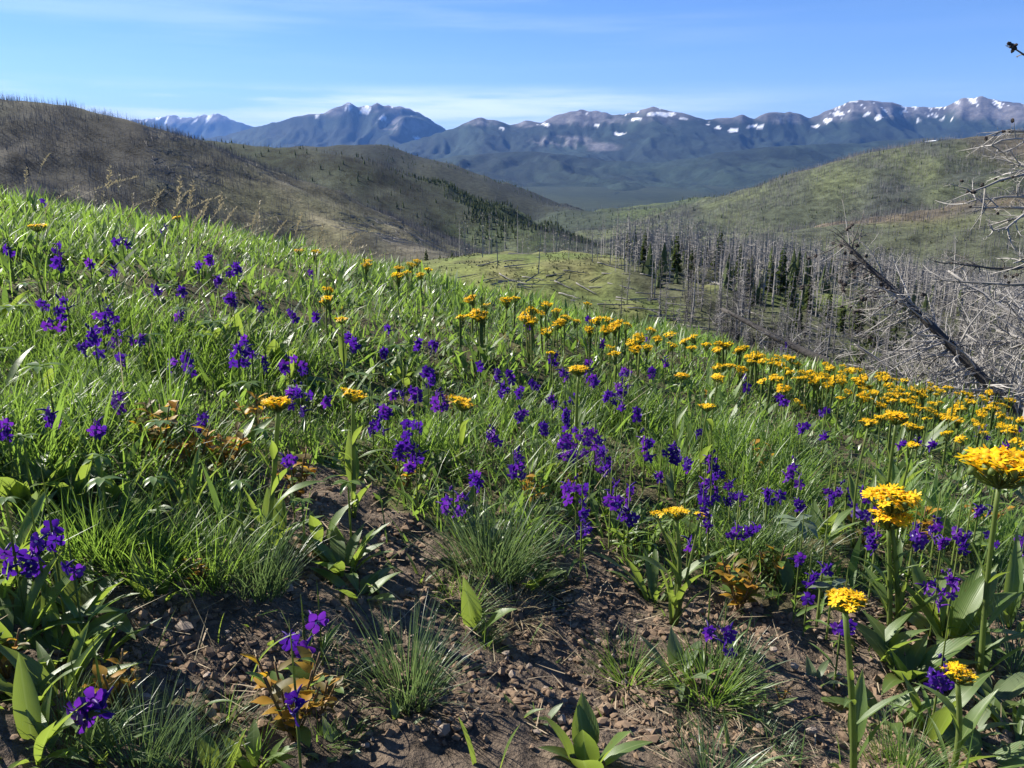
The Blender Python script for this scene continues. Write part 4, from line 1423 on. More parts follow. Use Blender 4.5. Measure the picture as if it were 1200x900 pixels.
def groundsel_hero(px, py, wpx, Hh, label, basepx=None, nfl=12, leaves=5, tilt=0.0, flat=0.17, rstem=.0042, spread_leaf=.10, stems=1, col='yellow'):
    base, hm = on_ray(px, py, Hh)
    Hh = hm
    if basepx is not None:
        b2_, _ = on_ray(*basepx)
        d0 = base[1]
        u, b, c = ray(px, py)
        Yd = b2_[1]
        headp = np.array([u / b * Yd, Yd, c / b * Yd])
        base = b2_
    else:
        headp = base + np.array([0, 0, Hh])
    dist = float(np.linalg.norm(headp))
    wd = wpx * dist / FPX
    rt = link('yellow_groundsel', None, None, None, tuple(base))
    tag(rt, label, 'wildflower')
    top = headp - base
    neck = top - np.array([0, 0, wd * .30])
    st, pts = hero_stem(rt, neck, rstem, (random.gauss(0, .006), random.gauss(0, .006)))
    nfl = int(nfl * 1.9) if nfl > 7 else nfl
    ds = wd * (.285 if nfl > 7 else .50)
    for k in range(nfl):
        rr = wd * .40 * math.sqrt((k + .35) / nfl); a = k * 2.39996 + .5
        if nfl == 1: rr = 0
        c = top + np.array([math.cos(a) * rr, math.sin(a) * rr, wd * flat * (.5 - (rr / (wd * .42)) ** 2 * .6) + math.cos(a) * rr * tilt + random.gauss(0, wd * .02)])
        i = random.randrange(4)
        tl = .55 * rr / (wd * .42)
        rot = (-math.sin(a) * tl + random.gauss(.1, .2), math.cos(a) * tl + random.gauss(0, .2), random.uniform(0, 6.28))
        f = obj_mat(link('flower', DAISY[i][3], None, rt, tuple(c), rot, ds * random.uniform(.88, 1.1)), col)
        obj_mat(link('disc', DAISY[i][4], None, f), 'disc')
        obj_mat(link('cup', DAISY[i][5], None, f), 'stem')
        mb = MB(); q = c - np.array([0, 0, ds * .26])
        mb.tube([neck, neck * .4 + q * .6 - [0, 0, ds * .12], q], [rstem * .5, rstem * .38, rstem * .42], 5, False)
        link('stalk', mb.mesh('stalk'), M['stem'], rt)
    if rstem > .004: leaves += 3
    for k in range(leaves):                                    # leaves clasp the stem, larger low down
        f = .04 + .78 * (k / max(leaves, 1)) ** 1.2
        p = pts[int(f * 8)]
        put_leaf(rt, L_LANCE if k % 2 else L_STRAP, spread_leaf * (1.15 - .75 * f) * random.uniform(.8, 1.1), random.uniform(0, 6.28), random.uniform(.15, .5), 'bigleaf', tuple(p), .8)
    return rt
# ------------------------------------------------------------------ groundsels that stand out
GH = [  # head px, py, width px, height above ground, base px, florets, leaves, label
    (1175, 543, 88, .34, (1148, 800), 17, 6, 'largest yellow groundsel, head cut by the right edge, on a tall pale green stem'),
    (1046, 583, 62, .30, (1052, 745), 15, 4, 'upper of two overlapping yellow groundsel heads left of the big one at the right edge'),
    (1043, 605, 50, .28, (1042, 742), 12, 3, 'lower of two overlapping yellow groundsel heads left of the big one at the right edge'),
    (992, 702, 50, .21, (1000, 925), 12, 4, 'yellow groundsel on a thick bare stem rising from the soil, lower right'),
    (1124, 788, 38, .15, (1112, 925), 9, 3, 'short yellow groundsel beside broad leaves in the lower right corner'),
    (793, 600, 32, .19, (790, 735), 8, 3, 'bright lemon groundsel head, middle of three on one clump over the soil'),
    (770, 602, 20, .185, (786, 735), 4, 2, 'small lemon groundsel head, left of the three on one clump over the soil'),
    (821, 603, 16, .185, (793, 733), 3, 1, 'tiny orange groundsel bud head, right of the three on one clump over the soil'),
    (325, 471, 38, .22, (312, 650), 13, 5, 'lemon yellow groundsel with fluffy head standing above orange leaves at left'),
    (413, 462, 35, .22, (415, 610), 9, 5, 'orange groundsel with flat tilted head on twin pale stems above the soil'),
    (541, 471, 36, .20, (545, 560), 9, 3, 'orange yellow groundsel head tilted to the left in the middle of the meadow'),
    (678, 432, 28, .21, None, 11, 3, 'round yellow groundsel head amid purple larkspurs in mid meadow'),
    (799, 440, 20, .22, None, 8, 2, 'orange groundsel on a long curved bare stem in mid meadow'),
    (841, 442, 17, .22, None, 7, 2, 'ragged small groundsel head just right of the long curved stem'),
    (829, 476, 22, .21, None, 8, 2, 'orange groundsel with two lobed head in front of the ragged one'),
    (1051, 488, 30, .27, None, 12, 2, 'golden groundsel, larger right one of a pair below the fallen trunk'),
    (1018, 494, 22, .27, None, 9, 2, 'golden groundsel, smaller left one of a pair below the fallen trunk'),
    (1070, 521, 15, .26, None, 6, 2, 'single small orange groundsel below the golden pair'),
    (43, 265, 20, .20, None, 8, 2, 'lone yellow groundsel tall on the left slope near the crest'),
    (400, 374, 18, .19, None, 8, 2, 'orange groundsel standing alone left of centre in the upper meadow'),
]
for (px, py, w_, hh, bp, nf, lv, lab) in GH:
    groundsel_hero(px, py, w_, hh, lab, bp, nf, lv, tilt=-.35 if 'tilted' in lab else 0, rstem=.0045 if w_ > 45 else (.0042 if w_ > 25 else .0026))

g = np.random.default_rng(90)
def band_label(px):
    if px < 530: return 'small orange groundsel on the crest left of the middle', 'groundsels on the left crest'
    if px < 720: return 'orange yellow groundsel at the thin far end of the band, in front of the knoll', 'groundsels in front of the knoll'
    if px < 900: return 'orange yellow groundsel in the band, in front of the burnt stand', 'groundsels in front of the burnt stand'
    if px < 1080: return 'orange yellow groundsel in the dense band by the thin dark fallen trunk', 'groundsels by the thin fallen trunk'
    return 'orange yellow groundsel in the band near the right edge, below the leaning trunk', 'groundsels below the leaning trunk'
band_px = [(387, 339), (369, 296), (431, 311), (352, 294), (428, 306), (209, 255), (466, 314), (480, 311), (489, 307), (478, 320), (505, 316), (467, 324), (492, 322), (380, 352), (540, 372), (568, 358), (552, 350), (560, 374),
           (590, 352), (603, 350), (624, 365), (640, 358), (650, 366), (662, 372), (688, 357), (655, 380), (676, 378), (698, 376), (712, 374), (690, 390), (706, 386), (720, 384), (735, 381), (748, 394),
           (760, 388), (770, 397), (741, 402), (756, 407), (784, 392), (788, 404), (802, 400), (815, 408), (826, 404), (812, 396), (838, 410), (850, 404), (862, 412), (878, 420), (870, 408), (893, 448),
           (905, 424), (920, 434), (890, 418), (935, 428), (948, 438), (930, 444), (962, 440), (975, 432), (985, 448), (1000, 444), (1012, 452), (1025, 460), (1040, 452), (1052, 462), (1066, 470),
           (1080, 464), (1095, 474), (1088, 482), (1108, 490), (1122, 478), (1140, 470), (1150, 484), (1165, 478), (1180, 490), (1170, 500), (1190, 508), (1146, 500), (1130, 470), (1160, 460), (1185, 470),
           (1110, 508), (1128, 514), (970, 452), (955, 448), (1008, 466), (1030, 474), (915, 446), (1120, 462), (1100, 458), (1075, 455), (1192, 520), (1060, 446), (1035, 440), (996, 434), (645, 414), (842, 430)]
for (px, py) in band_px:
    base, hm = on_ray(px, py, .14, 1.0, 7.5)
    hm = min(max(hm, .10), .30)
    d = float(np.linalg.norm(base))
    groundsel_far(base, hm, g.uniform(.040, .054) * (1.15 if d > 3 else .95), *band_label(px))
# the band goes on between those (band_label below names the stretch each stands in)
cnt = 0
while cnt < 172:
    px = g.uniform(560, 1230) if g.uniform() < .4 else g.uniform(860, 1260)
    top = np.interp(px, [540, 700, 800, 900, 1000, 1100, 1200], [352, 372, 394, 412, 432, 452, 470])
    py = top + abs(g.normal(0, 1)) * np.interp(px, [540, 800, 1000, 1200], [10, 17, 24, 32])
    base, hm = on_ray(px, py, .15, 1.3, 7.5)
    if hm > .30: continue
    groundsel_far(base, max(hm, .1), g.uniform(.036, .054), *band_label(px))
    cnt += 1

# ------------------------------------------------------------------ larkspurs
LKH = {(355, 746): .055, (374, 724): .075, (92, 836): .07, (118, 818): .08, (345, 822): .03, (849, 745): .06, (828, 735): .06, (683, 622): .05, (530, 588): .07}
LK = [  # px, py, w, h, flowers, label (None: one of many)
    (355, 746, 44, 30, 3, 'lone bright larkspur over bare soil at lower left, above orange leaves'),
    (374, 724, 26, 10, 1, 'single pale larkspur bud flower just above the lone bright one'),
    (92, 836, 36, 26, 3, 'bright larkspur beside orange leaves in the lower left corner'),
    (118, 818, 24, 20, 2, 'smaller larkspur sprig touching the lower left corner one'),
    (16, 655, 30, 34, 4, 'dark larkspur at the left edge, lowest of its cluster'),
    (46, 660, 34, 34, 4, 'dark larkspur right of the left edge one'),
    (60, 628, 34, 20, 5, 'dark larkspur on top of the left edge cluster'),
    (86, 664, 18, 20, 2, 'small dark larkspur right end of the left edge cluster'),
    (72, 367, 28, 30, 9, 'deep purple larkspur left of the big pair on the left slope'),
    (127, 378, 32, 44, 16, 'tallest deep purple larkspur of the left slope'),
    (105, 401, 26, 28, 9, 'deep purple larkspur low beside the tallest one on the left slope'),
    (286, 412, 34, 34, 13, 'purple larkspur clump behind the orange leaves at left'),
    (311, 425, 14, 22, 4, None), (338, 428, 28, 14, 6, None), (356, 430, 10, 12, 2, None),
    (352, 463, 40, 24, 10, 'purple larkspur right behind the fluffy lemon groundsel'),
    (340, 537, 20, 20, 3, 'purple larkspur single bloom right of the lemon groundsel stem'),
    (62, 487, 22, 22, 4, 'small purple larkspur above leafy greens at the left edge'), (110, 503, 20, 22, 4, None), (139, 468, 20, 22, 5, None), (241, 494, 24, 32, 5, 'loose purple larkspur among orange leaves at left'),
    (206, 425, 12, 14, 2, None), (222, 430, 16, 18, 4, None), (155, 398, 10, 12, 2, None), (168, 397, 10, 10, 2, None), (8, 503, 18, 20, 3, None),
    (443, 494, 30, 32, 10, 'purple larkspur left of the tall dark spike in mid meadow'),
    (484, 513, 30, 52, 18, 'tall dense purple larkspur spike in mid meadow'),
    (487, 542, 24, 14, 4, 'purple larkspur sprig at the foot of the tall dense spike'),
    (468, 527, 16, 20, 5, None), (501, 436, 16, 14, 4, None), (503, 445, 16, 14, 4, None), (485, 461, 20, 14, 5, None), (462, 461, 10, 10, 2, None), (473, 461, 10, 10, 2, None), (516, 468, 22, 20, 7, None),
    (508, 405, 14, 14, 5, None), (490, 402, 12, 10, 3, None), (416, 403, 14, 14, 5, None), (343, 368, 16, 12, 4, None), (370, 370, 10, 10, 2, None), (273, 351, 14, 16, 4, None), (307, 358, 10, 12, 2, None), (277, 315, 18, 18, 5, None),
    (246, 304, 16, 12, 3, None), (143, 283, 20, 10, 4, None), (194, 268, 10, 10, 2, None), (70, 292, 12, 14, 3, None), (105, 309, 12, 10, 2, None), (52, 237, 8, 10, 2, None), (363, 321, 12, 12, 2, None), (10, 294, 10, 8, 2, None), (215, 340, 10, 8, 2, None),
    (530, 588, 42, 26, 8, 'violet larkspur drooping over the big grass tuft'),
    (557, 561, 18, 16, 5, None), (577, 512, 22, 18, 6, None),
    (607, 543, 22, 30, 9, 'purple larkspur left of the widest clump'),
    (682, 520, 62, 44, 30, 'widest larkspur clump, violet with pale edges, in mid meadow'),
    (708, 536, 20, 34, 8, None), (661, 488, 16, 26, 6, None),
    (676, 573, 36, 22, 8, 'purple larkspur below the widest clump, left of the violet pair'), (715, 585, 28, 30, 8, 'bright violet larkspur over the edge of the soil'), (736, 601, 18, 18, 5, None), (738, 572, 12, 16, 3, None), (722, 565, 10, 10, 1, None),
    (683, 622, 26, 16, 4, 'larkspur sprig lowest over the middle soil edge'), (682, 604, 16, 16, 3, None),
    (648, 420, 18, 14, 5, None), (690, 443, 20, 16, 5, None), (730, 455, 30, 16, 9, None), (715, 462, 20, 14, 5, None), (647, 470, 18, 14, 6, None), (611, 487, 20, 14, 6, None), (637, 500, 12, 12, 3, None), (591, 455, 14, 14, 4, None), (608, 458, 14, 14, 4, None),
    (585, 438, 12, 12, 3, None), (625, 450, 14, 12, 3, None), (660, 437, 12, 12, 3, None), (672, 465, 10, 10, 2, None), (597, 440, 14, 12, 4, None), (562, 428, 10, 10, 2, None),
    (755, 522, 22, 30, 8, 'upright purple larkspur right of the widest clump'), (792, 531, 30, 16, 8, None), (805, 543, 14, 18, 4, None), (747, 483, 12, 16, 3, None),
    (834, 545, 24, 26, 9, 'upper half of the large larkspur stand right of centre'), (842, 574, 46, 34, 16, 'large spreading larkspur right of centre'), (824, 592, 16, 22, 5, None), (868, 582, 14, 16, 3, None), (830, 612, 14, 16, 3, None),
    (929, 552, 20, 24, 7, 'isolated violet larkspur in the green right of centre'), (985, 579, 34, 22, 9, None), (972, 580, 12, 14, 3, None), (1012, 577, 12, 12, 3, None), (900, 580, 16, 12, 4, None), (912, 580, 12, 10, 3, None),
    (1019, 601, 24, 18, 6, None), (1018, 622, 18, 14, 3, None), (1027, 637, 22, 14, 4, None), (1097, 620, 26, 20, 6, None), (1072, 625, 22, 18, 5, None), (1130, 634, 14, 22, 4, None), (1120, 625, 8, 10, 2, None), (1146, 598, 12, 12, 3, None), (1160, 596, 10, 10, 2, None),
    (862, 624, 24, 14, 4, None), (882, 620, 18, 16, 3, None), (806, 634, 14, 16, 2, None), (733, 587, 10, 10, 1, None),
    (948, 683, 22, 28, 5, 'bright larkspur left of the thick stemmed groundsel, on dark ground'), (965, 665, 20, 14, 3, None), (936, 655, 14, 12, 3, None),
    (985, 732, 18, 30, 3, 'larkspur tucked right behind the thick stemmed groundsel head'),
    (1106, 690, 30, 34, 10, 'dense violet larkspur over the right hand soil'),
    (1100, 792, 32, 36, 8, 'dark larkspur left of the short lower right groundsel'),
    (849, 745, 24, 34, 5, 'dim larkspur standing in grass in front of the orange leaved plant'), (828, 735, 14, 12, 2, None), (1196, 636, 14, 26, 4, None), (1196, 660, 12, 20, 3, None), (345, 822, 12, 22, 2, None),
    (918, 405, 12, 12, 4, None), (780, 422, 12, 12, 3, None), (705, 402, 10, 10, 3, None), (620, 378, 10, 12, 2, None), (760, 395, 8, 8, 2, None), (690, 375, 8, 8, 2, None), (917, 468, 14, 12, 4, None), (967, 482, 10, 12, 2, None), (870, 441, 10, 10, 2, None),
    (1092, 522, 12, 10, 3, None), (1155, 505, 20, 12, 5, None), (1190, 505, 14, 12, 4, None), (940, 500, 14, 10, 3, None), (820, 508, 12, 10, 2, None), (1075, 515, 10, 10, 2, None), (1055, 520, 10, 10, 2, None), (875, 455, 8, 10, 2, None),
    (690, 428, 10, 12, 3, None), (455, 385, 10, 10, 2, None), (270, 318, 10, 10, 2, None), (232, 312, 8, 8, 2, None),
]
def near_label(px):
    if px < 420: return 'purple larkspur low in the grass of the left foreground meadow', None, 'larkspurs of the left foreground'
    if px < 800: return 'purple larkspur among the many around the widest clump', None, 'larkspurs around the widest clump'
    return 'purple larkspur among the taller groundsels of the right foreground', None, 'larkspurs of the right foreground'
for (px, py, w_, h_, nf, lab) in LK:
    fine = py > 700 and nf <= 4 or px < 110 and py > 600
    m_ = 'violet' if (lab and 'violet' in lab) else 'purple'
    if lab: larkspur(px, py, w_, h_, nf, lab, LKH.get((px, py)), None, m_, fine, (1.25 if py > 700 else 1.05) if fine else 1.0)
    elif py < 400: larkspur(px, py, w_, h_, nf, 'small distant purple larkspur in the upper meadow', .10, 'larkspurs of the upper meadow', m_)
    elif py < 480: larkspur(px, py, w_, h_, nf, 'small purple larkspur half hidden in the middle meadow grass', None, 'larkspurs of the middle meadow', m_)
    else: larkspur(px, py, w_, h_, nf, *near_label(px), m_, fine)
for k in range(28):
    px, py = g.uniform(0, 1230), g.uniform(0, 1)
    top = np.interp(px, [0, 300, 600, 900, 1200], [265, 320, 385, 440, 500])
    py = top + 15 + py * 150
    larkspur(px, py, g.uniform(8, 15), g.uniform(8, 14), int(g.integers(2, 5)), 'tiny purple larkspur sunk among the grass', .10, 'larkspurs sunk in the grass')


# ------------------------------------------------------------------ leafy plants that stand out
def rosette(px, py, n, lnpx, label, lib=None, mat='broad', tilt=(.15, .7), group=None, cat='plant', name='broadleaf_plant', wide=1.0, spread=.02, dirs=None, H=0.0):
    base, _ = on_ray(px, py)
    s = float(np.linalg.norm(base)) / FPX
    rt = link(name, None, None, None, tuple(base))
    tag(rt, label, cat, group)
    EXCL.append((base[0], base[1] - .02, lnpx * s * (.55 if group is None else .35)))
    for k in range(n):
        a = dirs[k % len(dirs)] + random.gauss(0, .25) if dirs else k * 2.4 + random.gauss(0, .4)
        put_leaf(rt, lib or L_LANCE, lnpx * s * random.uniform(.65, 1.1), a, random.uniform(*tilt), mat, (math.cos(a) * spread * random.random(), math.sin(a) * spread * random.random(), -.004), wide * random.uniform(.85, 1.15))
    return rt

RS = [
    (402, 672, 12, 70, 'broad leaved rosette on the soil under the twin stemmed groundsel', L_LANCE, (.15, .9), 1.2),
    (420, 700, 7, 55, 'low broad leaves lying just below that rosette, towards the tuft', L_LANCE, (.6, 1.2), 1.4),
    (557, 752, 2, 66, 'single upright glossy leaf alone on the middle soil', L_LANCE, (.0, .12), 1.5),
    (574, 905, 3, 80, 'narrow upright blade leaf at the bottom edge, middle', L_STRAP, (.08, .25), 1.2),
    (690, 905, 8, 72, 'folded pale leaf with smaller leaves at the bottom edge, right of middle', L_LANCE, (.05, .7), 1.5),
    (300, 905, 9, 50, 'leafy green sprout at the bottom edge, left of middle', L_LANCE, (.05, .7), 1.4),
    (262, 912, 3, 60, 'pair of upright rounded leaves at the bottom edge, left', L_LANCE, (.05, .4), 1.7),
    (390, 890, 5, 40, 'small grey green sprout right of the orange leaved plant', L_LANCE, (.1, .6), 1.3),
    (182, 708, 4, 60, 'pair of bright leaves at the edge of the dark hollow', L_LANCE, (.15, .5), 1.3),
    (215, 838, 1, 60, 'long single blade at lower left', L_STRAP, (.35, .5), 1.2),
    (243, 752, 1, 40, 'tiny upright shoot in the dark hollow', L_STRAP, (.0, .1), 1.0),
    (294, 800, 1, 95, 'tall curved shoot on the soil right of the dark hollow', L_STRAP, (.0, .12), .7),
    (325, 640, 7, 70, 'leafy base beside the fluffy lemon groundsel', L_LANCE, (.1, .7), 1.2),
    (375, 640, 4, 60, 'two broad leaves left of the rosette', L_LANCE, (.1, .5), 1.4),
    (60, 780, 12, 80, 'pale lance leaved plant at the left edge', L_LANCE, (.2, .9), .9),
    (25, 830, 10, 75, 'lance leaved plant low at the left edge', L_LANCE, (.2, 1.0), .9),
    (100, 730, 10, 80, 'lance leaved plant at the rim of the dark hollow', L_LANCE, (.15, .8), .9),
    (30, 600, 12, 70, 'bright broad leaved clump at the left edge, above the dark larkspurs', L_LANCE, (.1, .7), 1.3),
    (90, 600, 9, 80, 'upright leaves right of the bright clump at the left edge', L_LANCE, (.1, .5), 1.1),
    (158, 520, 3, 60, 'upright yellow green leaf pair amid the left meadow', L_LANCE, (.05, .25), 1.0),
    (135, 590, 4, 60, 'yellowish upright leaves in the left foreground grass', L_LANCE, (.05, .35), 1.1),
    (765, 705, 9, 88, 'strap leaved clump at the foot of the three lemon heads', L_STRAP, (.08, .5), 1.0),
    (795, 800, 9, 55, 'grey green leaves right of the small grass tuft', L_LANCE, (.1, .8), 1.2),
    (1060, 800, 14, 72, 'big broad leaved plant behind the thick stemmed groundsel', L_LANCE, (.15, .9), 1.3),
    (1085, 870, 3, 90, 'tall folded leaf standing left of the short groundsel', L_LANCE, (.02, .2), .9),
    (1165, 830, 12, 60, 'dull lance leaves in the lower right corner', L_LANCE, (.4, 1.1), 1.1),
    (1150, 905, 8, 60, 'broad leaves at the very bottom right', L_OVATE, (.3, 1.0), 1.0),
    (1020, 770, 6, 60, 'leaves right at the thick stem', L_LANCE, (.2, .8), 1.2),
    (1180, 740, 6, 90, 'pale leaves beside the tall stem at the right edge', L_LANCE, (.1, .5), .9),
    (620, 690, 6, 52, 'dark rounded leaves under the right side of the big tuft', L_OVATE, (.3, 1.0), 1.1),
    (860, 905, 6, 60, 'pale blades at the bottom edge below the grass', L_STRAP, (.2, .8), .8),
    (660, 850, 5, 26, 'tiny sprout on the lower middle soil', L_LANCE, (.6, 1.2), .8),
    (583, 820, 7, 26, 'small star shaped sprout on the middle soil', L_LANCE, (.8, 1.3), .8),
    (640, 718, 6, 26, 'little pale sprout right of the big tuft', L_LANCE, (.7, 1.2), .8),
    (470, 860, 2, 44, 'pale thin sprout at the bottom left of the tuft', L_LANCE, (.0, .3), .8),
    (312, 756, 3, 22, 'tiny sprig in the shade of the hollow', L_LANCE, (.2, .8), 1.0),
    (480, 585, 8, 60, 'strap leaves left of the big tuft', L_STRAP, (.2, .9), 1.0),
    (640, 560, 9, 46, 'broad leaves under the violet larkspur', L_LANCE, (.2, .8), 1.2),
    (700, 610, 6, 40, 'pale leaf pair under the bright violet larkspur', L_LANCE, (.1, .5), 1.1),
    (925, 700, 9, 55, 'dark leaves left of the thick stemmed groundsel', L_LANCE, (.2, .9), 1.0),
    (880, 840, 6, 40, 'small sprouts on the right soil', L_LANCE, (.3, .9), .8),
    (960, 640, 9, 60, 'leaf clump below the palmate leaf', L_LANCE, (.1, .8), 1.2),
    (1120, 650, 9, 60, 'leaf clump behind the tall stem at right', L_LANCE, (.2, .8), 1.2),
    (1085, 720, 8, 60, 'leaf clump below the paired groundsel heads', L_LANCE, (.1, .7), 1.2),
    (20, 760, 14, 100, 'tall pale lance leaved plant at the left edge, above the corner', L_LANCE, (.1, .8), .8),
    (70, 830, 12, 90, 'lance leaved plant behind the corner larkspur', L_LANCE, (.15, .9), .8),
    (35, 895, 14, 90, 'lance leaved plant in the very lower left corner', L_LANCE, (.2, 1.0), .8),
    (110, 780, 10, 80, 'strap leaved plant sloping into the dark hollow', L_STRAP, (.2, .9), 1.0),
    (10, 690, 12, 90, 'leafy plant under the left edge larkspurs', L_LANCE, (.15, .8), .9),
    (120, 905, 10, 70, 'low leaves at the bottom edge near the corner', L_LANCE, (.3, 1.1), .9),
    (1110, 760, 12, 90, 'upright leafy plant behind the dark larkspur at lower right', L_LANCE, (.1, .7), 1.1),
    (1035, 850, 8, 70, 'leaves between the thick stem and the short groundsel', L_LANCE, (.15, .8), 1.1),
    (1190, 870, 12, 56, 'green leaves at the lower right edge', L_LANCE, (.3, 1.1), 1.0),
    (1130, 860, 10, 50, 'dull leaves right of the short groundsel', L_LANCE, (.3, 1.0), .9),
    (220, 600, 7, 70, 'upright green leaves in the left foreground grass', L_STRAP, (.05, .5), 1.1),
    (270, 540, 9, 60, 'leafy clump left of the lemon groundsel', L_LANCE, (.2, .9), 1.0),
    (420, 560, 8, 60, 'arching strap leaves beside the twin stems', L_STRAP, (.3, 1.1), .9),
    (505, 560, 7, 60, 'arching leaves right of the twin stems', L_STRAP, (.4, 1.1), .9),
]
for (px, py, n, ln, lab, lib, tl, wd) in RS:
    rosette(px, py, n, ln, lab, lib, 'greyleaf' if ('grey green' in lab or 'dull' in lab) else 'bigleaf', tl, None, wide=wd)
for k in range(110):                                        # leafy plants through the nearer meadow
    px, py = g.uniform(-20, 1220), g.uniform(330, 660)
    b_, _ = on_ray(px, py)
    if soilness(b_[:1], b_[1:2])[0] > .5 or py < np.interp(px, [0, 1200], [330, 540]): continue
    rosette(px, py, int(g.integers(5, 9)), g.uniform(38, 60), ('leafy green plant in the meadow left of the bare soil' if px < 420 else 'leafy green plant in the meadow behind the bare soil' if px < 800 else 'leafy green plant in the meadow right of the bare soil'), L_LANCE if g.uniform() < .7 else L_STRAP, 'bigleaf' if g.uniform() < .65 else 'greyleaf',
            (.15, 1.0), ('leafy plants left of the soil' if px < 420 else 'leafy plants behind the soil' if px < 800 else 'leafy plants right of the soil'), wide=g.uniform(.8, 1.3))


def orange_plant(px, py, hpx, n, label, mix=.7, group=None, wpx=None):
    """low sub-shrub: reddish stems with tiers of small oval leaves"""
    base, _ = on_ray(px, py)
    s = float(np.linalg.norm(base)) / FPX
    rt = link('orange_leaved_plant', None, None, None, tuple(base))
    tag(rt, label, 'plant', group)
    h_, w_ = hpx * s, (wpx or hpx * .95) * s
    EXCL.append((base[0], base[1] - .02, w_ * .7))
    n = int(n * 1.7)
    ns = max(3, n // 7)
    for k in range(ns):
        a = k * 2.4 + random.random()
        top = np.array([math.cos(a) * w_ * .35, math.sin(a) * w_ * .35, h_ * random.uniform(.7, 1.0)])
        st, pts = hero_stem(rt, top, .0016, (0, 0), 'redstem')
        for j in range(n // ns):
            f = .25 + .75 * (j + .5) / (n // ns)
            p = pts[min(int(f * 8), 8)]
            hi = f > .55
            put_leaf(rt, L_OVATE, min(.030, h_ * .28) * random.uniform(.7, 1.25), random.uniform(0, 6.28), random.uniform(.5, 1.35), ('orange' if random.random() < (mix if hi else mix * .35) else ('olive' if random.random() < .6 else 'broad')), tuple(p), random.uniform(.8, 1.1))
    return rt

OP = [(140, 845, 66, 18, 'orange leaved plant at lower left with a larkspur against it', .85), (345, 880, 100, 30, 'orange and green leaved plant under the lone bright larkspur', .45), (375, 850, 60, 16, 'dull orange plant right behind it, in shade', .4),
      (190, 545, 70, 30, 'orange leaved plant in the left meadow beside a tall blade', .7), (230, 560, 60, 24, 'yellow orange leaved plant right of the tall blade', .7), (268, 560, 60, 26, 'orange leaved plant left of the lemon groundsel', .8),
      (300, 510, 50, 16, 'bright orange leaves right behind the lemon groundsel', .95), (350, 590, 60, 30, 'orange and green leaved plant between the two left groundsels', .5), (235, 690, 36, 12, 'small orange sprig above the dark hollow', .9),
      (865, 720, 66, 34, 'dull orange leaved plant at the edge of the right soil', .55), (905, 690, 50, 20, 'olive leaved plant behind the dull orange one', .35), (625, 600, 44, 24, 'olive yellow leaves above the big tuft', .4),
      (665, 590, 40, 20, 'olive yellow leaves under the widest larkspur clump', .4), (475, 580, 40, 18, 'orange tinged leaves left of the tall larkspur spike', .5), (1075, 650, 50, 26, 'reddish olive leaves below the paired groundsel heads', .4),
      (1010, 640, 46, 20, 'olive leaves left of the paired groundsel heads', .3), (1150, 640, 50, 22, 'reddish leaves left of the right edge', .5), (820, 480, 26, 12, 'orange tinged leaves under the two lobed groundsel', .6),
      (890, 560, 40, 18, 'reddish leaves in the dark green right of centre', .5), (530, 490, 30, 12, 'orange leaves below the tilted groundsel head', .7), (10, 800, 50, 14, 'yellowish leaves at the left edge, low', .4), (915, 830, 22, 8, 'small reddish dry sprig on the right soil', .5)]
for (px, py, hp, n, lab, mx) in OP: orange_plant(px, py, hp, n, lab, mx)


def palmate(px, py, wpx, label, lobes=7, group=None):
    base, hm = on_ray(px, py, .10)
    s = float(np.linalg.norm(base)) / FPX
    rt = link('palmate_leaf_plant', None, None, None, tuple(base))
    tag(rt, label, 'plant', group)
    hero_stem(rt, (0, 0, .10), .0018)
    for k in range(lobes):
        a = R(-90) + (k - (lobes - 1) / 2) * R(42)
        put_leaf(rt, L_LANCE, wpx * s * .55 * random.uniform(.85, 1.1), a, R(82), 'silver' if group is None else 'forb', (0, 0, .10), 1.5)
palmate(936, 612, 50, 'pale palmate leaf with seven lobes standing out right of centre')
palmate(975, 690, 44, 'dim palmate leaf left of the thick stemmed groundsel')
for k in range(26):
    px, py = g.uniform(-10, 480), g.uniform(330, 600)
    if py < np.interp(px, [0, 500], [290, 400]): continue
    palmate(px, py, g.uniform(24, 40), 'grey green plant of lobed leaves in the left meadow', 6, 'lobed leaf plants of the left meadow')
palmate(345, 455, 30, 'small palmate leaf in the left meadow')


# ------------------------------------------------------------------ grass tufts one can pick out
def tuft(px, py, n, hpx, wpx, label, mat='bluegrass', wd=.0018, lean=(.05, .5), wind=None, group=None):
    base, _ = on_ray(px, py)
    s = float(np.linalg.norm(base)) / FPX
    g_ = np.random.default_rng(int(px * 7 + py))
    rr = wpx * s * .28 * np.sqrt(g_.uniform(0, 1, n)); a = g_.uniform(0, 6.283, n)
    b_ = np.column_stack([np.cos(a) * rr, np.sin(a) * rr, np.zeros(n) - .006])
    out = a + g_.normal(0, .6, n) if wind is None else g_.normal(wind, .7, n)
    hh = hpx * s * g_.uniform(.55, 1.12, n)
    ln_ = lean[0] + (lean[1] - lean[0]) * np.clip(rr / (wpx * s * .28 + 1e-6) + g_.normal(0, .2, n), 0, 1.2)
    me = blade_mesh('grass_tuft', b_, hh, np.full(n, wd) * g_.uniform(.7, 1.3, n), out, ln_, g_.uniform(.1, .8, n), (0.9, 0.85, 0.7, 0.45), int(px + py))
    return tag(link('grass_tuft', me, M[mat], None, tuple(base)), label, 'grass tuft', group)

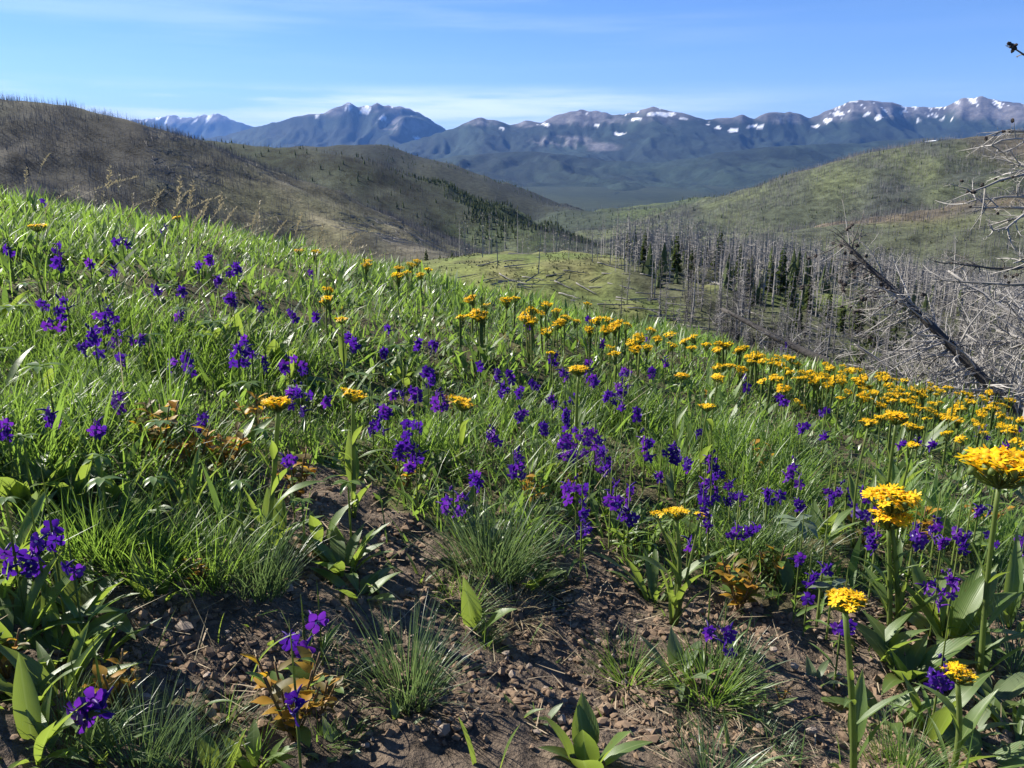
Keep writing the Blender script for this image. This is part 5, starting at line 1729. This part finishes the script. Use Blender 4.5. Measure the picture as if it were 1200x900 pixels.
TF = [(478, 818, 300, 112, 100, 'round dense blue green grass tuft alone on the middle soil', 'bluegrass', .0016, (.05, .55)),
      (575, 672, 420, 110, 130, 'largest blue green grass tuft, behind the middle soil', 'bluegrass', .0018, (.05, .6)),
      (600, 715, 90, 78, 90, 'pale straw tuft splaying to the right at the foot of the largest tuft', 'straw', .0016, (.5, 1.2)),
      (545, 715, 110, 60, 70, 'short yellow green tuft in front of the largest tuft', 'grass', .0018, (.2, .9)),
      (165, 915, 220, 100, 110, 'sparse thin grass tuft at the bottom left edge', 'bluegrass', .0014, (.05, .5)),
      (225, 915, 120, 90, 80, 'thin grass blades at the bottom edge, right of the corner plants', 'bluegrass', .0014, (.05, .5)),
      (1055, 915, 260, 70, 90, 'fine pale green tuft at the bottom edge, lower right', 'grass', .0012, (.1, .8)),
      (830, 818, 260, 70, 100, 'leafy grass tuft on the soil, right of the middle', 'grass', .0024, (.1, .8)),
      (735, 800, 150, 62, 70, 'yellow green tuft left of the leafy grass tuft', 'grass', .0022, (.2, .9)),
      (830, 915, 160, 70, 100, 'grass tuft at the bottom edge, right of the folded leaf', 'bluegrass', .0016, (.1, .9)),
      (880, 660, 300, 80, 120, 'blue green tuft behind the dull orange plant', 'bluegrass', .0016, (.05, .6)),
      (920, 660, 200, 74, 100, 'fine tuft right of the blue green tuft', 'bluegrass', .0015, (.05, .6)),
      (300, 690, 300, 84, 120, 'grass tuft at the left rim of the soil', 'bluegrass', .0016, (.05, .5)),
      (240, 680, 260, 80, 150, 'bright grass tuft above the dark hollow', 'grass', .0022, (.05, .6)),
      (170, 670, 260, 80, 150, 'sunlit grass tuft left above the dark hollow', 'grass', .0022, (.05, .6)),
      (110, 660, 260, 90, 110, 'grass tuft right of the dark larkspurs', 'grass', .0022, (.05, .6)),
      (80, 880, 200, 70, 130, 'dark grass at the lower left corner', 'bluegrass', .0016, (.1, .8)),
      (200, 520, 40, 130, 30, 'very tall upright blades in the left meadow', 'grass', .0035, (.02, .15)),
      (1160, 700, 200, 70, 120, 'grass tuft behind the right hand soil', 'bluegrass', .0016, (.05, .7)),
      (1190, 790, 120, 80, 70, 'grass blades at the right edge, low', 'bluegrass', .0016, (.05, .6)),
      (865, 790, 120, 60, 60, 'short tuft right beside the leafy grass tuft', 'bluegrass', .0016, (.05, .7)),
      (640, 560, 260, 60, 100, 'green tuft beside the purple larkspur left of the widest clump', 'bluegrass', .0016, (.05, .6)),
      (900, 870, 50, 40, 60, 'sparse short blades on the right soil', 'bluegrass', .0014, (.2, .9)),
      (785, 560, 200, 60, 90, 'upright green tuft under the long curved stem', 'grass', .0022, (.05, .4))]
for (px, py, n, hp, wp, lab, mt, wd, ln_) in TF: tuft(px, py, n, hp, wp, lab, mt, wd, ln_)


for k in range(34):                                        # small growth that breaks up the soil
    px, py = g.uniform(230, 1020), g.uniform(640, 895)
    b_, _ = on_ray(px, py)
    if soilness(b_[:1], b_[1:2])[0] < .5: continue
    lab = 'small green sprout on the bare soil, ' + ('left of the round tuft' if px < 430 else 'between the round tuft and the folded leaf' if px < 690 else 'right of the folded leaf')
    rosette(px, py, int(g.integers(4, 8)), g.uniform(18, 38), lab, L_LANCE if g.uniform() < .6 else L_STRAP, 'bigleaf' if g.uniform() < .6 else 'greyleaf', (.2, 1.1), lab.replace('small green sprout', 'sprouts'), wide=g.uniform(.7, 1.2), spread=.012)
for k in range(20):
    px, py = g.uniform(240, 1010), g.uniform(650, 895)
    b_, _ = on_ray(px, py)
    if soilness(b_[:1], b_[1:2])[0] < .5: continue
    lab = 'little grass tuft on bare soil, ' + ('left of the round tuft' if px < 430 else 'between the round tuft and the leafy grass tuft' if px < 730 else 'right of the middle')
    tuft(px, py, int(g.integers(25, 70)), g.uniform(28, 55), g.uniform(30, 70), lab, 'bluegrass' if g.uniform() < .5 else 'grass', .0014, (.1, 1.0), None, lab.replace('little grass tuft', 'little grass tufts'))

# ------------------------------------------------------------------ dry seed stalks against the dark hillside on the left
def stalk_mesh(seed, bow):
    g_ = np.random.default_rng(seed)
    mb = MB()
    t = np.linspace(0, 1, 9)
    pts = np.column_stack([bow * t ** 2.2, np.zeros(9), t * (1 - .25 * bow * t)])
    mb.tube(pts, np.linspace(.0035, .0016, 9), 4, False)
    hd = MB()
    for k in range(26):
        f = .76 + .24 * k / 26
        p = np.array([np.interp(f, t, pts[:, i]) for i in range(3)])
        d = g_.normal(0, 1, 3) * [.6, .6, .3] + [.3 * bow, 0, .9]; d /= np.linalg.norm(d)
        s = np.cross(d, [0, 1, .2]); s /= np.linalg.norm(s)
        L_ = .045 * (1.1 - abs(f - .86) * 3)
        hd.add([p, p + d * L_ * .5 + s * .006, p + d * L_ * .5 - s * .006, p + d * L_], [(0, 1, 2), (1, 3, 2)])
    return mb.mesh('culm'), hd.mesh('seed_head', False)
STALKS = [stalk_mesh(860 + i, b) for i, b in enumerate((.1, .35, .7, 1.0, .2))]
def seed_stalk(px, py, hgt, i, rz, label, group=None, d=None):
    base, hm = on_ray(px, py, .08, 1.5, 7)
    rt = link('seed_stalk', None, None, None, tuple(base), (0, 0, rz), hgt)
    tag(rt, label, 'dry grass', group)
    link('culm', STALKS[i][0], M['straw'], rt); link('seed_head', STALKS[i][1], M['straw'], rt)
seed_stalk(40, 232, .33, 1, 0, 'tallest dry seed stalk on the left crest, curving right')
for k in range(64):
    px = g.uniform(2, 430) if k < 54 else g.uniform(430, 900)
    top = np.interp(px, [0, 250, 500, 800, 1000], [238, 290, 338, 405, 450])
    seed_stalk(px, top + g.uniform(0, 25), g.uniform(.17, .34) if k < 54 else g.uniform(.12, .2), int(g.integers(5)), g.normal(.0, .7), 'dry bleached seed stalk along the crest', 'dry seed stalks along the crest')

# ------------------------------------------------------------------ crumbs, stones and litter on the soil
def lump(seed, n=12):
    g_ = np.random.default_rng(seed)
    ico = [(0, 0, -1), (.72, -.53, -.45), (-.28, -.85, -.45), (-.89, 0, -.45), (-.28, .85, -.45), (.72, .53, -.45), (.28, -.85, .45), (-.72, -.53, .45), (-.72, .53, .45), (.28, .85, .45), (.89, 0, .45), (0, 0, 1)]
    f = [(0, 1, 2), (1, 0, 5), (0, 2, 3), (0, 3, 4), (0, 4, 5), (1, 5, 10), (2, 1, 6), (3, 2, 7), (4, 3, 8), (5, 4, 9), (1, 10, 6), (2, 6, 7), (3, 7, 8), (4, 8, 9), (5, 9, 10), (6, 10, 11), (7, 6, 11), (8, 7, 11), (9, 8, 11), (10, 9, 11)]
    v = np.array(ico) * g_.uniform(.65, 1.2, (12, 1)) * np.array([1, g_.uniform(.6, 1), g_.uniform(.4, .8)])
    return v, np.array(f)
LUMPS = [lump(880 + i) for i in range(8)]
g = np.random.default_rng(95)
OCT = (np.array([(1, 0, 0), (0, 1, 0), (-1, 0, 0), (0, -1, 0), (0, 0, .8), (0, 0, -.8)], float), np.array([(0, 1, 4), (1, 2, 4), (2, 3, 4), (3, 0, 4), (1, 0, 5), (2, 1, 5), (3, 2, 5), (0, 3, 5)]))
xs_, ys_ = fan_points(90000, .78, 2.3, g, .8)
s_ = soilness(xs_, ys_)
k_ = (g.uniform(0, 1, len(xs_)) < np.where(s_ > .5, 1, .05)) & (g.uniform(0, 1, len(xs_)) < .25 + .75 * sstep(-.4, .3, fbm(xs_ / .10, ys_ / .10, 3, 220)))
xs_, ys_ = xs_[k_][:26000], ys_[k_][:26000]
zs_ = Zall(xs_, ys_)[0] + 0.010 * fbm(xs_ / 0.06, ys_ / 0.06, 3, 71) + 0.006 * ridged(xs_ / 0.025, ys_ / 0.025, 2, 72)
sz = .0014 + .0085 * g.uniform(0, 1, len(xs_)) ** 6
vs, ts, off = [], [], 0
for i in range(9):
    sel = np.nonzero(sz < .0034)[0] if i == 8 else np.nonzero(sz >= .0034)[0][i::8]
    v, f = OCT if i == 8 else LUMPS[i]
    m = len(sel)
    V3 = np.broadcast_to(v[None], (m,) + v.shape) * g.uniform(.55, 1.25, (m, len(v), 1)) * g.uniform(.7, 1.3, (m, 1, 3))
    th = g.uniform(0, 6.283, m)[:, None]; c, s = np.cos(th), np.sin(th)
    P_ = np.stack([(V3[..., 0] * c - V3[..., 1] * s) * sz[sel, None] + xs_[sel, None], (V3[..., 0] * s + V3[..., 1] * c) * sz[sel, None] + ys_[sel, None],
                   V3[..., 2] * sz[sel, None] + zs_[sel, None] + sz[sel, None] * .2], -1)
    vs.append(P_.reshape(-1, 3)); ts.append((f[None] + (np.arange(m) * len(v))[:, None, None] + off).reshape(-1, 3)); off += m * len(v)
tag(link('soil_crumbs', mesh_np('soil_crumbs', np.vstack(vs), [np.vstack(ts)], False), M['clod']), 'loose brown crumbs of earth over the bare soil', None, None, 'stuff')

STONES = []
for i in range(4):
    v, f = LUMPS[i]
    STONES.append(mesh_np('stone', v, [f], False))
st_px = [(218, 753), (173, 830), (243, 800), (545, 782), (593, 775), (658, 855), (713, 678), (745, 735), (434, 794), (315, 675), (600, 800), (630, 866), (560, 845), (700, 760), (480, 700), (660, 700), (730, 690), (870, 760),
         (930, 790), (960, 760), (340, 700), (430, 890), (520, 870), (760, 870), (250, 850), (200, 790), (450, 640), (372, 600), (355, 615), (620, 790), (690, 720), (905, 770), (980, 800), (950, 870), (1130, 735), (1150, 720)]
for k, (px, py) in enumerate(st_px + [(g.uniform(240, 1000), g.uniform(660, 890)) for _ in range(70)]):
    b_, _ = on_ray(px, py)
    if k >= len(st_px) and soilness(b_[:1], b_[1:2])[0] < .5: continue
    big = k < len(st_px)
    s = (g.uniform(.005, .009) if big else g.uniform(.003, .006)) * (1.5 if k == 0 else 1)
    o = link('stone', STONES[int(g.integers(4))], M['stone'], None, (b_[0], b_[1], b_[2] + s * .5 + .006), (g.normal(0, .2), g.normal(0, .2), g.uniform(0, 6)), s)
    tag(o, 'largest pale stone, in the dark hollow at lower left' if k == 0 else 'small pale stone lying on the bare brown soil', 'stone', None if k == 0 else 'stones on the bare soil')
# dry litter lying about
xs_, ys_ = fan_points(2600, .8, 2.2, g, .8)
s_ = soilness(xs_, ys_); k_ = (s_ > .5) | (g.uniform(0, 1, len(xs_)) < .2)
xs_, ys_ = xs_[k_], ys_[k_]
n = len(xs_)
zs_ = Zall(xs_, ys_)[0] + .014
me = blade_mesh('litter', np.column_stack([xs_, ys_, zs_]), g.uniform(.008, .055, n), g.uniform(.0008, .0024, n), g.uniform(0, 6.28, n), g.uniform(1.3, 1.65, n), g.uniform(-.3, .35, n), GRASSP, 96, 1.5)
tag(link('plant_litter', me, M['litter']), 'dry straw bits and dead leaf scraps on the soil', None, None, 'stuff')
leftdim = lambda x, y: 1.0 - 0.25 * sstep(1.0, 3.0, x)
scatter('meadow_grass', 'short green grass of the near meadow', 46000, .85, 2.4, (.05, .14), (.0022, .0042), (.05, .6), (.2, 1.0), GRASSP, 'grass', 301, .015, .6)
scatter('meadow_grass', 'green meadow grass running up to the crest', 46000, 2.2, 9.5, (.06, .15), (.0026, .0046), (.05, .55), (.2, 1.0), GRASSP, 'grass', 302, 0, .62, .4, leftdim)
scatter('meadow_grass', 'fine blue green fescue in the meadow', 15000, .9, 6, (.07, .16), (.0016, .0026), (.05, .6), (.2, .9), GRASSP, 'bluegrass', 303, .02, .6, .16, lo=0, hi=.5, nseed=205)
scatter('meadow_leaves', 'lance shaped green leaves among the meadow grass', 62000, .9, 8, (.03, .075), (.007, .013), (.1, 1.0), (.1, 1.0), LANCEP, 'forb', 304, .01, .6, .3)
scatter('meadow_leaves', 'silvery green narrow leaves among the meadow grass', 42000, .9, 8, (.025, .065), (.004, .008), (.2, 1.2), (.1, .9), LANCEP, 'silver', 305, .01, .6, .35, lo=-.1, hi=.35, nseed=207)
scatter('meadow_leaves', 'low olive and yellowish leaves under the grass', 7000, .9, 6, (.02, .045), (.008, .014), (.4, 1.4), (.0, .6), LANCEP, 'olive', 306, .02, .6, .3, lo=.1, hi=.5, nseed=209)
scatter('dry_grass', 'dry straw blades among the green grass', 5000, .9, 9, (.07, .18), (.0016, .0026), (.2, 1.2), (.0, .8), GRASSP, 'straw', 307, .06, .6, .4)
# the slope that drops away beyond the crest
scatter('slope_grass', 'grass of the slope falling away beyond the crest', 9000, 9, 45, (.12, .28), (.010, .02), (.05, .6), (.2, .9), GRASSP, 'grass', 308, 0, .7, 1.5)



g_leaf = lambda x, y: 0.8 + 0.5 * sstep(-.2, .5, fbm(x / .2, y / .2, 2, 230))
scatter('leafy_clumps', 'clumps of bright lance shaped leaves in the meadow', 34000, .9, 7.5, (.04, .09), (.009, .016), (.15, .9), (.2, 1.0), LANCEP, 'broad', 309, .0, .6, .22, g_leaf, lo=.12, hi=.4, nseed=211)
scatter('leafy_clumps', 'clumps of upright dark green leaves in the meadow', 16000, 1.1, 6.5, (.06, .12), (.008, .014), (.05, .5), (.1, .7), LANCEP, 'forb', 310, .0, .6, .3, g_leaf, lo=.12, hi=.4, nseed=213)
scatter('feathery_leaves', 'fine feathery grey green leaves low in the meadow', 26000, .9, 5, (.02, .045), (.0022, .0036), (.3, 1.4), (.1, .8), GRASSP, 'silver', 311, .01, .6, .2, lo=.15, hi=.45, nseed=215)

# tiny seedlings, roots and thatch that break up the bare soil
scatter('seedlings', 'tiny green seedlings on the bare soil', 5200, .8, 2.3, (.010, .032), (.003, .006), (.3, 1.3), (.1, .7), LANCEP, 'forb', 312, .5, .8, .12, lo=.1, hi=.5, nseed=217)
scatter('dry_thatch', 'bent dry grass and old thatch round the tufts', 6500, .8, 2.6, (.04, .12), (.0010, .0020), (.9, 1.5), (-.2, .6), GRASSP, 'straw', 313, .35, .8, .16, lo=-.2, hi=.3, nseed=219)
